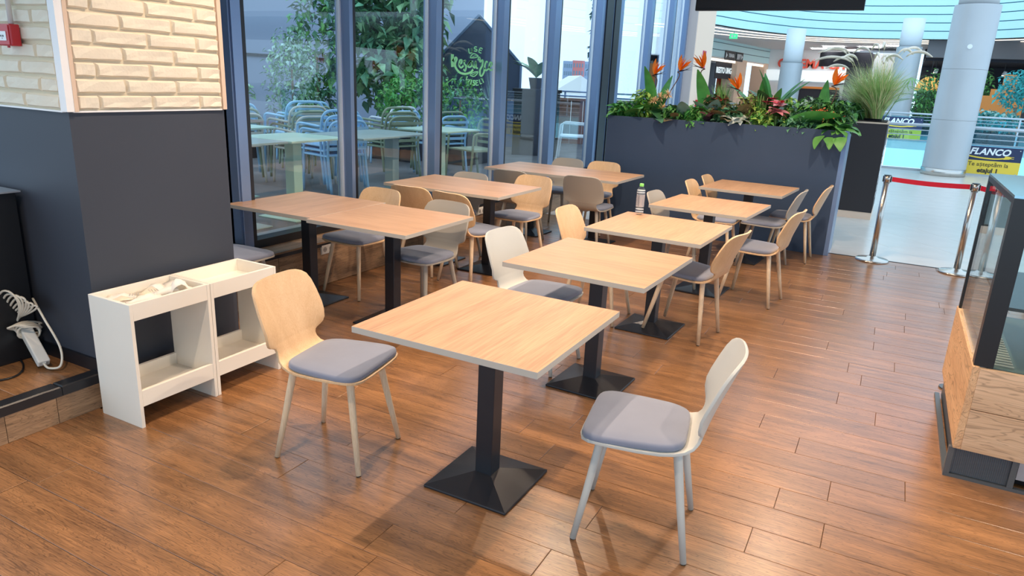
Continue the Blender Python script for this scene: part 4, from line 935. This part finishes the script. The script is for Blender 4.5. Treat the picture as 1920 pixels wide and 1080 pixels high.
# ------------------------------------------------------------------ hanging screen above the planter
a0, a1 = onY(1303, 20, 8.5), onY(1620, 18, 8.5)
t = thing('hanging_screen', 'black display screen hanging from the ceiling above the planter', 'screen', ((a0.x + a1.x) / 2, 8.5, a0.z))
hw = (a1.x - a0.x) / 2
MB().box(-hw, hw, 0, .06, 0, .62).build('casing', 'tv_black', t, bevel=.006)
MB().box(-hw + .02, hw - .02, -.003, -.0005, .025, .6).build('display', 'frame_black', t)
for s_ in (-.4, .4): MB().box(s_ - .02, s_ + .02, .01, .05, .62, 3.3 - a0.z).build('hanger', 'tv_black', t)

# ------------------------------------------------------------------ stanchions with belt
STA = []
def stanchion(x, y, label):
    t = thing('stanchion', label, 'barrier post', (x, y, 0), 0, 'steel belt barrier posts')
    MB().lathe([(.165, 0), (.165, .012), (.155, .022), (.06, .034), (.04, .05), (.033, .052)], 40).build('base', 'steel', t, True)
    MB().cyl((0, 0, .05), (0, 0, .84), .031, n=24).build('post', 'steel', t, True)
    MB().cyl((0, 0, .84), (0, 0, .91), .034, n=24).build('belt_head', 'steel', t, True)
    MB().cyl((0, 0, .91), (0, 0, .916), .035, n=24).build('cap', 'black_metal', t)
    for a_ in (0, PI): MB().box(.034 * math.cos(a_) - .008, .034 * math.cos(a_) + .008, -.014, .014, .845, .905).build('belt_slot', 'black_metal', t)
    return t
stanchion(-.016, 8.371, 'steel belt barrier post beside the tall brown planter, red belt on one side')
stanchion(.764, 8.316, 'steel belt barrier post standing before the glass case, red belt on both sides')
stanchion(1.30, 7.55, 'steel belt barrier post seen through the glass case')
def belt(A, B, label):
    A, B = Vector(A), Vector(B); d = (B - A).normalized(); n = Vector((-d.y, d.x, 0)) * .0012; m = MB()
    rows = []
    for k in range(7):
        p = A + (B - A) * k / 6 + Vector((0, 0, -.012 * math.sin(PI * k / 6))); rows.append([p - n - Vector((0, 0, .024)), p + n - Vector((0, 0, .024)), p + n + Vector((0, 0, .024)), p - n + Vector((0, 0, .024))])
    m.loft(rows); tag(m.build('barrier_belt', 'belt_red'), label, 'barrier belt', 'red barrier belts')
belt((.028, 8.368, .876), (.720, 8.319, .876), 'red belt stretched between the two steel posts at the floor edge')
belt((.806, 8.285, .876), (1.27, 7.58, .876), 'red belt running on behind the glass case')

# ------------------------------------------------------------------ glass display case
cx, cy = .47, 3.6
t = thing('display_case', 'wood-clad glass display case with black corner post and mesh plinth', 'display case', (cx, cy, 0))
MB().box(-.012, 2.4, -.012, .012, 0, .016).box(-.012, .012, .013, 1.05, 0, .016).box(-.012, .012, -.012, .012, .0165, .15).box(.238, .262, -.012, .012, .0165, .15).build('plinth_frame', 'case_frame', t)
MB().box(.012, .238, .0, .006, .018, .15).build('mesh_grille', 'mesh_grille', t)
m = MB()
for k in range(28): m.box(.014 + .008 * k, .0165 + .008 * k, -.002, -.0003, .02, .148)
m.build('grille_wires', 'case_frame', t)
MB().box(.27, 2.4, .02, .05, .05, .15).build('kick_plate', 'steel_brushed', t); MB().box(.02, 2.4, .06, 1.03, .012, .15).build('plinth_body', 'case_black', t)
for z0, z1 in ((.155, .355), (.358, .555)):
    MB().box(.03, 2.4, -.03, .0, z0, z1).build('front_board', 'case_wood', t, bevel=.002)
MB().box(0, .03, -.03, 1.05, .155, .56).build('side_board', 'case_wood_y', t, bevel=.002)
MB().box(.031, 2.4, .001, 1.05, .155, .54).build('carcass', 'case_black', t)
MB().box(.06, 2.4, .03, 1.0, .54, .548).build('display_floor', 'case_inner', t)
MB().box(.005, .08, -.01, .05, .56, 1.31).build('corner_post', 'case_black', t)
MB().box(.005, .03, 1.0, 1.03, .56, 1.31).build('corner_post', 'case_black', t)
MB().box(.005, .03, .05, 1.0, 1.285, 1.31).box(.08, 2.4, -.01, .02, 1.285, 1.31).build('top_frame', 'case_black', t)
MB().box(.005, 2.4, -.005, 1.03, 1.3105, 1.322).build('top_plate', 'case_top', t)
MB().box(.012, .018, .051, .999, .561, 1.284).build('side_glass', 'case_glass', t)
MB().box(.081, 2.4, .0, .006, .561, 1.284).build('front_glass', 'case_glass', t)
MB().box(.07, 2.4, .12, .98, .80, .815).build('glass_shelf', 'case_black', t)
m = MB()
for k in range(22): m.box(.09, .17, .08 + .04 * k, .10 + .04 * k, .549, .552)
m.build('vent_grille', 'print_grey', t)
t = thing('price_card', 'small white price card standing inside the glass case', 'card', (.72, 3.80, .816)); m = MB(); m.grid([[(-.05, 0, 0), (.05, 0, 0)], [(-.05, .015, .06), (.05, .015, .06)]]); m.build('sheet', 'paper', t, fix=False).modifiers.new('t', 'SOLIDIFY').thickness = .002
t = thing('sneeze_guard_post', 'slim grey metal post behind the glass case', 'post', (.535, 4.80, 0)); MB().cyl((0, 0, 0), (0, 0, 1.02), .016, n=12).build('post', 'case_frame', t, True); MB().cyl((0, 0, 0), (0, 0, .01), .05, n=16).build('foot', 'case_frame', t)

# ------------------------------------------------------------------ mall beyond
struct(MB().box(-5.3, 14, 20.05, 20.25, -1.0, 0.0).build('trim_4', 'mall_white'))
struct(MB().prism([(-6.2, 20.3), (60, 20.3), (60, 34), (-10, 34)], -6.1, -6.).build('lower_floor', 'fascia_panel'))
struct(MB().prism([(-9.8, 33.2), (60, 33.2), (60, 90), (-28, 90)], -.3, 0).build('far_floor', 'tile'))
struct(MB().prism([(-4.28, 16.75), (-9.8, 33.2), (-28, 90), (-28.3, 90), (-10.1, 33.2), (-4.6, 16.75)], 0, 9).build('wall_mall', 'mall_white'))
# cream pillar by the glazed wall
pil = struct(MB().box(-4.28, -3.95, 15.2, 16.7, 0, 7).build('wall_pillar', 'cream_wall'))
MB().box(-4.28, -3.955, 15.17, 15.2, 0, 7).build('greyer_face', 'cream_side', pil)  # thin sheet giving this face a greyer tone than the rest
p = onX(1320, 112, -3.94)
t = thing('hydrant_sign', 'pink-red notice plate on the cream pillar', 'sign', (-3.937, p.y, p.z), PI / 2); MB().box(-.13, .13, 0, .012, -.18, .18).build('plate', 'petal_magenta', t); MB().box(-.08, -.035, -.003, -.0005, -.12, .12).box(.035, .08, -.003, -.0005, -.12, .12).box(-.035, .035, -.003, -.0005, -.02, .02).build('symbol', 'sign_white', t)
t = thing('hydrant_cabinet', 'red hydrant cabinet at the foot of the cream pillar', 'cabinet', (-3.85, 15.9, .7), PI / 2); MB().box(-.2, .2, 0, .099, 0, .75).build('box', 'red_plastic', t); MB().box(-.2, .2, -.008, -.0005, .1, .45).build('door', 'tv_black', t)
# columns
def column(x, y, r_, h, joints, label, top=2.5):
    t = thing('mall_column', label, 'column', (x, y, 0), 0, 'round mall columns')
    MB().lathe([(r_ + .012, 0), (r_ + .012, .16)], 48).build('skirting', 'steel', t, True)
    zs = [.161] + joints + [h]
    for a_, b_ in zip(zs, zs[1:]): MB().cyl((0, 0, a_ + .006), (0, 0, b_), r_, n=64, cap=False).build('cladding_ring', 'column_clad', t, True); MB().cyl((0, 0, a_), (0, 0, a_ + .006), r_ - .006, n=64, cap=False).build('joint', 'print_grey', t, True)
    MB().lathe([(r_ * .86, h), (r_ * .86, h + top)], 48).build('upper_shaft', 'mall_white', t, True)
    return t
c1 = column(1.075, 19.45, .45, 3.7, [1.25, 2.35], 'thick grey metal-clad column beside the yellow and navy banner', 4)
MB().cyl((-.02, -.44, 2.82), (-.02, -.475, 2.82), .05, n=14).build('vent_cap', 'mall_white', c1)
column(-.2, 38.2, .52, 3.9, [1.6], 'pale blue metal-clad column far behind the fountain grass', 1.2)
column(-5.25, 39.2, .52, 3.1, [1.3], 'grey metal-clad column far behind the planter', 1.6)
# big curved fascia of the upper floor, in stacked panels
arcp = catmull([(-9.75, 33.6, 0), (-8.5, 35.4, 0), (-7.5, 38.35, 0), (-5.4, 41.9, 0), (-2.9, 43.35, 0), (-.4, 43.62, 0), (1.9, 43.5, 0), (4.4, 41.6, 0), (7.2, 37.5, 0), (8.6, 32, 0)], 4)
fas = thing('upper_fascia', 'huge curved pale blue fascia of stacked bands around the atrium', 'fascia')
m = MB(); m.loft([[(p.x, p.y, 4.6), (p.x * 1.02, p.y + .5, 4.6), (p.x * 1.02, p.y + .5, 9), (p.x, p.y, 9)] for p in arcp]); m.build('backing', 'fascia_gap', fas)
for k in range(11):
    z0 = 4.6 + .40 * k; m = MB(); rows = []
    for i, p in enumerate(arcp):
        q = arcp[min(i + 1, len(arcp) - 1)] - arcp[max(i - 1, 0)]; nn = Vector((q.y, -q.x, 0)).normalized()
        a_ = p + nn * .06; rows.append([(p.x + nn.x * .005, p.y + nn.y * .005, z0), (a_.x, a_.y, z0 + .01), (a_.x, a_.y, z0 + .36), (p.x + nn.x * .005, p.y + nn.y * .005, z0 + .37)])
    m.loft(rows); m.build('fascia_band', 'fascia_panel', fas)
# soffit behind it
m = MB(); n_ = len(arcp); i0 = m.add([(p.x, p.y, 4.6) for p in arcp]); far_pts = [(-9.9, 33.4, 4.6), tuple(gz(1312, 78, 4.6)), tuple(gz(1400, 91, 4.6)), tuple(gz(1464, 96, 4.6)), tuple(gz(1474, 104, 4.6)), (-7., 58, 4.6), (60, 58, 4.6), (60, 32, 4.6)]; i1 = m.add(far_pts)
m.f.append(tuple(range(i0, i0 + n_)) + tuple(i1 + k for k in reversed(range(len(far_pts))))); m.mi.append(0)
cei = struct(m.build('mall_ceiling', 'soffit', None, fix=False))
cei.modifiers.new('thick', 'SOLIDIFY').thickness = -.3
for off, nm in ((.7, 0), (1.9, 1), (3.2, 2)):
    m = MB(); pts = []
    for i, p in enumerate(arcp):
        q = arcp[min(i + 1, len(arcp) - 1)] - arcp[max(i - 1, 0)]; nn = Vector((q.y, -q.x, 0)).normalized(); pts.append((p - nn * off, nn))
    m.loft([[(p.x, p.y, 4.57), (p.x - nn.x * .13, p.y - nn.y * .13, 4.57), (p.x - nn.x * .13, p.y - nn.y * .13, 4.59), (p.x, p.y, 4.59)] for p, nn in pts]); m.build('light_strip', 'strip_glow', cei)
rr = random.Random(4)
for k, (px_, py_) in enumerate([(1518, 95), (1540, 91), (1563, 87), (1593, 94), (1632, 88), (1667, 85), (1565, 99), (1548, 104), (1540, 108), (1541, 112), (1547, 116), (1494, 102), (1490, 107), (1573, 123), (1572, 128)]):
    p = gz(px_, py_, 4.58)
    if p.y < 55: MB().box(p.x - .6, p.x + .6, p.y - .3, p.y + .3, 4.55, 4.58).build('ceiling_panel_light', 'panel_glow', cei)
# far walls
fw = struct(MB().box(onY(1441, 120, 56).x, onY(1596, 120, 56).x, 56, 56.4, 0, 4.6).build('far_wall', 'mall_white'))
def far_at(px_, py_, Y): return onY(px_, py_, Y)
p = far_at(1530, 121, 55.9)
t = thing('cinema_sign', 'long red CINEMA CITY letter sign high on the far mall wall', 'sign', (p.x, 55.9, p.z))
Mx = Matrix(((1, 0, 0, 0), (0, 0, -1, 0), (0, 1, 0, 0), (0, 0, 0, 1)))
text('letters', 'CINEMA CITY', .84, 'sign_red', t, Matrix.Translation((0, 0, 0)) @ Mx, .06, 0, .022)
t = thing('light_band', 'white lit band below the red letter sign', 'light', (p.x, 55.8, far_at(1524, 143, 55.8).z)); MB().box(-4.2, 3.2, 0, .15, -.36, .36).build('panel', 'sign_lit', t)
t = thing('cinema_entrance', 'dark cinema entrance with orange trim far below the red letters', 'entrance', (p.x + .2, 55.5, 0)); MB().box(-1.8, 1.6, 0, .4, 0, 2.0).build('opening', 'shop_dark', t); MB().box(-1.8, 1.6, -.05, 0, 2.0, 2.15).build('trim_band', 'orange_board', t)
# left-hand shop block: banded fascia, sign, pier
sb = thing('shop_block', 'pale blue banded shop block with piers behind the planter', 'shop front', (0, 0, 0))
q0, q1 = gz(1325, 108, 3.6), gz(1440, 128, 3.6)
A_, B_ = onY(1320, 110, 44), onY(1441, 120, 56.2); A_.z = B_.z = 0; SBU = (B_ - A_).length / 20; d = (B_ - A_).normalized(); nn = Vector((d.y, -d.x, 0))
def sbox(u0, u1, v0, v1, z0, z1, nm, m_):
    P = [A_ + d * (u * SBU) + nn * v for u, v in ((u0, v0), (u1, v0), (u1, v1), (u0, v1))]; MB().prism([(q.x, q.y) for q in P], z0, z1).build(nm, m_, sb)
sbox(0, 20, -1.2, 0, 3.6, 8, 'backing', 'fascia_gap')
for k in range(4): sbox(0, 20, 0, .06, 3.6 + .42 * k, 3.98 + .42 * k, 'fascia_band', 'fascia_panel')
sbox(0, 20, .0, .03, 5.3, 8, 'upper_wall', 'fascia_panel')
sbox(0, 20, -4, -3.8, 0, 3.6, 'shop_wall', 'shop_dark'); sbox(0, 20, -4, 0, 3.55, 3.6, 'shop_ceiling', 'soffit')
sbox(-2, 1.2, -.9, .05, 0, 3.6, 'pier', 'mall_white'); sbox(9.2, 12.2, -.9, .05, 0, 3.6, 'pier', 'cream_wall'); sbox(18.5, 20, -.9, .05, 0, 3.6, 'pier', 'cream_wall')
sbox(1.4, 9.0, -.1, -.05, 3.35, 3.5, 'light_strip', 'strip_glow'); sbox(12.4, 18.4, -.1, -.05, 3.35, 3.5, 'light_strip', 'strip_glow')
def on_block(name, label, cat, px_, py_, off, pw, units):
    # point on the block's plane
    r_ = ray(px_, py_); P0 = A_ + nn * off; s_ = (P0 - CAM_C).dot(nn) / r_.dot(nn); P = CAM_C + r_ * s_
    ra, rb = ray(px_ - pw / 2, py_), ray(px_ + pw / 2, py_); k_ = ((P0 - CAM_C).dot(nn) / ra.dot(nn) * ra - (P0 - CAM_C).dot(nn) / rb.dot(nn) * rb).length / units
    t = thing(name, label, cat, P, math.atan2(d.y, d.x)); t.scale = (k_, k_, k_); return t
t = on_block('direction_sign', 'black direction sign with white arrows on the pale blue bands', 'sign', 1376, 105.5, .07, 34, 5.)
MB().box(-2.5, .35, -.05, 0, -.42, .42).box(.55, 2.5, -.05, 0, -.42, .42).build('plate', 'sign_black', t)
MB().prism([(-2.3, -.25), (-2.3, .25), (-1.9, 0)], -.08, -.051, 'Y').build('arrow', 'sign_white', t); MB().prism([(1.95, -.25), (1.95, .25), (2.35, 0)], -.08, -.051, 'Y').build('arrow', 'sign_white', t)
text('lettering', 'TERASA', .45, 'sign_white', t, Matrix.Translation((-.8, -.06, 0)) @ Mx, .01, 0, .01)
MB().box(.8, 1.0, -.08, -.051, -.25, .25).box(1.15, 1.3, -.08, -.051, -.25, .25).prism([(1.4, .25), (1.75, .25), (1.575, -.25)], -.08, -.051, 'Y').build('pictogram', 'sign_white', t)
t = on_block('shop_sign', 'white lit RESTO letter sign on a dark board', 'sign', 1360, 133, -.3, 36, 5.2)
MB().box(-2.6, 2.6, 0, .05, -.75, .75).build('board', 'shop_dark', t); text('lettering', 'RESTO UNGER', .75, 'sign_lit', t, Matrix.Translation((0, -.02, 0)) @ Mx, .015, 0, .02)
t = on_block('shop_display', 'red and orange display inside the far shop', 'display', 1360, 153, -1.2, 34, 4.4); MB().box(-1.6, 1.2, 0, .2, -1., .9).build('panel', 'sign_red', t); MB().box(1.3, 2.8, 0, .2, .3, .8).build('lit_panel', 'wicker', t); MB().box(-1.2, 1., -.05, 0, -1.8, -1.05).build('counter', 'sign_white', t)
def exit_sign(px_, py_, z, label, w=.9):
    p = gz(px_, py_, z); t = thing('exit_sign', label, 'exit sign', (p.x, p.y, z - .12)); s_ = p.y / 90.
    MB().box(-w / 2 * s_, w / 2 * s_, 0, .08, -.35 * s_, .2 * s_).build('panel', 'exit_green', t); MB().box(-.25 * s_, -.05 * s_, -.02, -.001, -.22 * s_, .1 * s_).prism([(.08 * s_, -.18 * s_), (.08 * s_, .08 * s_), (.3 * s_, -.05 * s_)], -.02, -.001, 'Y').build('pictogram', 'sign_white', t); MB().cyl((0, .04, .2 * s_), (0, .04, .2 * s_ + .3), .02, n=6).build('hanger', 'frame_metal', t)
exit_sign(1376, 62, 4.5, 'green lit exit sign under the curved fascia near the cream pillar'); exit_sign(1558, 101, 4.5, 'green lit exit sign hanging before the red letter sign')
# grey block with dark awning and the dark shop to the side
t = thing('grey_kiosk', 'grey wall block with a dark rounded awning far behind the grass', 'kiosk', (onY(1600, 112, 52).x, 52, 0))
MB().box(-.3, 3.3, 0, 3.3, 0, 4.25).build('wall', 'shop_grey', t); MB().box(1.2, 3.0, -.05, 0, 0, 4.25).build('wall_panel', 'mall_white', t)
m = MB(); m.prism([(-.6 - 1.4 * math.cos(a_), -1.4 * math.sin(a_)) for a_ in [PI * k / 14 * .5 for k in range(15)]] + [(1.1, -1.4), (1.1, -.06), (-.6, -.06)], 3.4, 4.25); m.build('awning', 'shop_dark', t)
ds = thing('dark_shop', 'wide dark restaurant front across the atrium with track lamps', 'restaurant front', (0, 46, 0))
MB().box(.6, 30, 6, 6.2, 0, 4.6).build('back_wall', 'shop_dark', ds); MB().box(.6, 30, -1.5, 6, 3.6, 3.75).build('ceiling_panel', 'shop_dark', ds); MB().box(.6, 30, -1.9, -1.5, 3.75, 4.6).build('header', 'shop_grey', ds); MB().box(5.6, 6.9, 5.7, 5.9, 0, 2.9).build('wall_panel', 'shop_grey', ds)
for k, x in enumerate((1.2, 2.0, 4.4, 5.3, 6.1, 7.2)):
    t = thing('track_lamp', 'white track lamp hanging in the dark restaurant front', 'lamp', (x, 45.5 + .6 * (k % 3), 3.6), 0, 'track lamps in the dark restaurant'); MB().cyl((0, 0, -.35), (0, 0, 0), .02, n=6).build('rod', 'case_black', t); MB().cyl((0, 0, -.55), (.05, -.05, -.35), .11, .08, 12).build('head', 'mall_white', t); MB().cyl((0, 0, -.58), (0, 0, -.551), .09, n=10).build('bulb', 'lamp_glow', t)
p = onY(1742, 158, 44); t = thing('pendant_lamp', 'domed wicker pendant lamp glowing before green plants', 'lamp', (p.x, 44, p.z - .35)); MB().lathe([(.62, 0), (.62, .12), (.5, .45), (.25, .68), (.05, .74)], 20).build('shade', 'wicker', t, True); MB().cyl((0, 0, .74), (0, 0, 3.6 - p.z + .35), .015, n=6).build('cord', 'case_black', t)
t = thing('orange_screen', 'orange stepped board standing among plants across the atrium', 'board', (onY(1872, 215, 40).x, 40, 0)); W_ = .028 * 1
MB().prism([(-1.15, 0), (-1.15, 2.55), (-.78, 2.55), (-.78, 1.95), (-.5, 1.95), (-.5, 2.25), (-.1, 2.25), (-.1, 2.9), (.42, 2.9), (.42, 1.9), (.85, 1.9), (.85, 0)], 0, .15, 'Y').build('board', 'orange_board', t)
p = onY(1905, 205, 36.5); t = thing('teal_tree', 'small round-crowned tree tinted teal behind the far railing', 'tree', (p.x, 36.5, 0)); MB().tube(catmull([(0, 0, 0), (.1, 0, .7), (-.05, 0, 1.5)], 4), .06, 8).build('trunk', 'trunk', t, True); leaf_cloud('crown', 700, .22, ['teal_leaf'], (0, 0, 2.2), (.95, .9, .85), 101, t, False)['kind'] = 'stuff'
for k, (px_, y_, h, m_) in enumerate([(1832, 35.5, .9, ['teal_leaf', 'leaf_blue']), (1858, 35.6, .8, ['teal_leaf', 'leaf_euc']), (1893, 34.4, .8, ['teal_leaf', 'leaf_blue']), (1735, 41, 2.6, ['leaf_dark', 'leaf_green']), (1722, 42, 1.8, ['leaf_green', 'leaf_vine']), (1836, 42.5, 2.7, ['leaf_dark', 'leaf_green'])]):
    p = onY(px_, 210, y_); t = thing('far_shrub', ('teal grass clump beside the thick column, across the atrium', 'teal bush below the orange board', 'teal bush below the round-crowned tree', 'tall green climber beside the wicker pendant', 'low green shrub before the dark restaurant', 'tall narrow green climber beside the orange board')[k], 'plant', (p.x, y_, 0), 0, 'plants across the atrium')
    MB().box(-.5, .5, -.25, .25, 0, .5).build('trough', 'case_black', t); leaf_cloud('foliage', 350, .2, m_, (0, 0, .5 + h / 2), (.48 if k != 5 else .35, .42, h / 2 + .1), 110 + k, t, False)['kind'] = 'stuff'
# railings
def railing(y, x0, x1, label, zt, sp, panes=True):
    t = thing('glass_railing', label, 'railing', (0, y, 0))
    MB().tube([(x0, 0, zt), (x1, 0, zt)], .035, 10).build('handrail', 'steel_brushed', t, True)
    for k in range(3): MB().tube([(x0, .02, zt - .12 - .12 * k), (x1, .02, zt - .12 - .12 * k)], .012, 8).build('wire_rail', 'steel_brushed', t, True)
    MB().box(x0, x1, -.05, .05, 0.0, .05).build('foot_rail', 'steel_brushed', t)
    x = x0 + .3; 
    while x < x1:
        MB().box(x - .03, x + .03, -.02, .02, .05, zt).build('post', 'steel_brushed', t); 
        if panes: MB().box(x + .05, min(x + sp - .05, x1), .03, .042, .06, zt - .1).build('glass_panel', 'rail_glass', t)
        x += sp
railing(20.0, -5.2, 12, 'steel and glass railing at the atrium edge carrying the banner', 1.08, 1.55)
railing(33.3, -9.5, 16, 'steel and glass railing on the far side of the atrium', 1.1, 2.2)
def banner(px_, py_, y, sc, label, z0):
    p = onY(px_, py_, y); t = thing('banner', label, 'banner', (p.x, y, z0), 0, 'yellow and navy banners on the railings'); w, h = 1.42 * sc, .74 * sc
    MB().box(0, w, 0, .012, h * .5, h).build('upper_field', 'banner_navy', t); MB().box(0, w, 0, .012, 0, h * .4995).build('lower_field', 'banner_yellow', t)
    text('lettering', 'FLANCO', .235 * sc, 'sign_white', t, Matrix.Translation((.68 * sc, -.004, h * .81)) @ Mx, .002, .25, .008 * sc)
    pts = catmull([(.12 * sc, 0, h * .66), (.45 * sc, 0, h * .60), (.8 * sc, 0, h * .58), (1.05 * sc, 0, h * .62)], 6); m = MB(); m.grid([[(q.x, -.006, q.z + .018 * sc) for q in pts], [(q.x, -.006, q.z - .018 * sc) for q in pts]])
    m.prism([(1.02 * sc, h * .58), (1.05 * sc, h * .7), (1.15 * sc, h * .7), (1.2 * sc, h * .655), (1.15 * sc, h * .60)], -.007, -.003, 'Y').box(1.15 * sc, 1.25 * sc, -.007, -.003, h * .675, h * .69).box(1.17 * sc, 1.25 * sc, -.007, -.003, h * .615, h * .63)
    m.build('plug_emblem', 'banner_yellow', t, fix=False)
    text('lettering', 'Te așteptăm la', .15 * sc, 'banner_text', t, Matrix.Translation((.70 * sc, -.004, h * .36)) @ Mx, .002, .0, 0)
    text('lettering', 'etajul 1', .165 * sc, 'banner_text', t, Matrix.Translation((.72 * sc, -.004, h * .14)) @ Mx, .002, .0, .006 * sc)
    for a_, b_ in ((.06, .06), (1.36, .06), (1.36, .68)): MB().cyl((a_ * sc, -.006, b_ * sc), (a_ * sc, -.001, b_ * sc), .014 * sc, n=10).build('eyelet', 'steel_brushed', t)
banner(1797, 300, 19.93, .86, 'yellow and navy electronics shop banner on the near railing beside the thick column', .05)
banner(1640, 235, 33.22, 1.2, 'yellow and navy electronics shop banner on the far railing', .052)
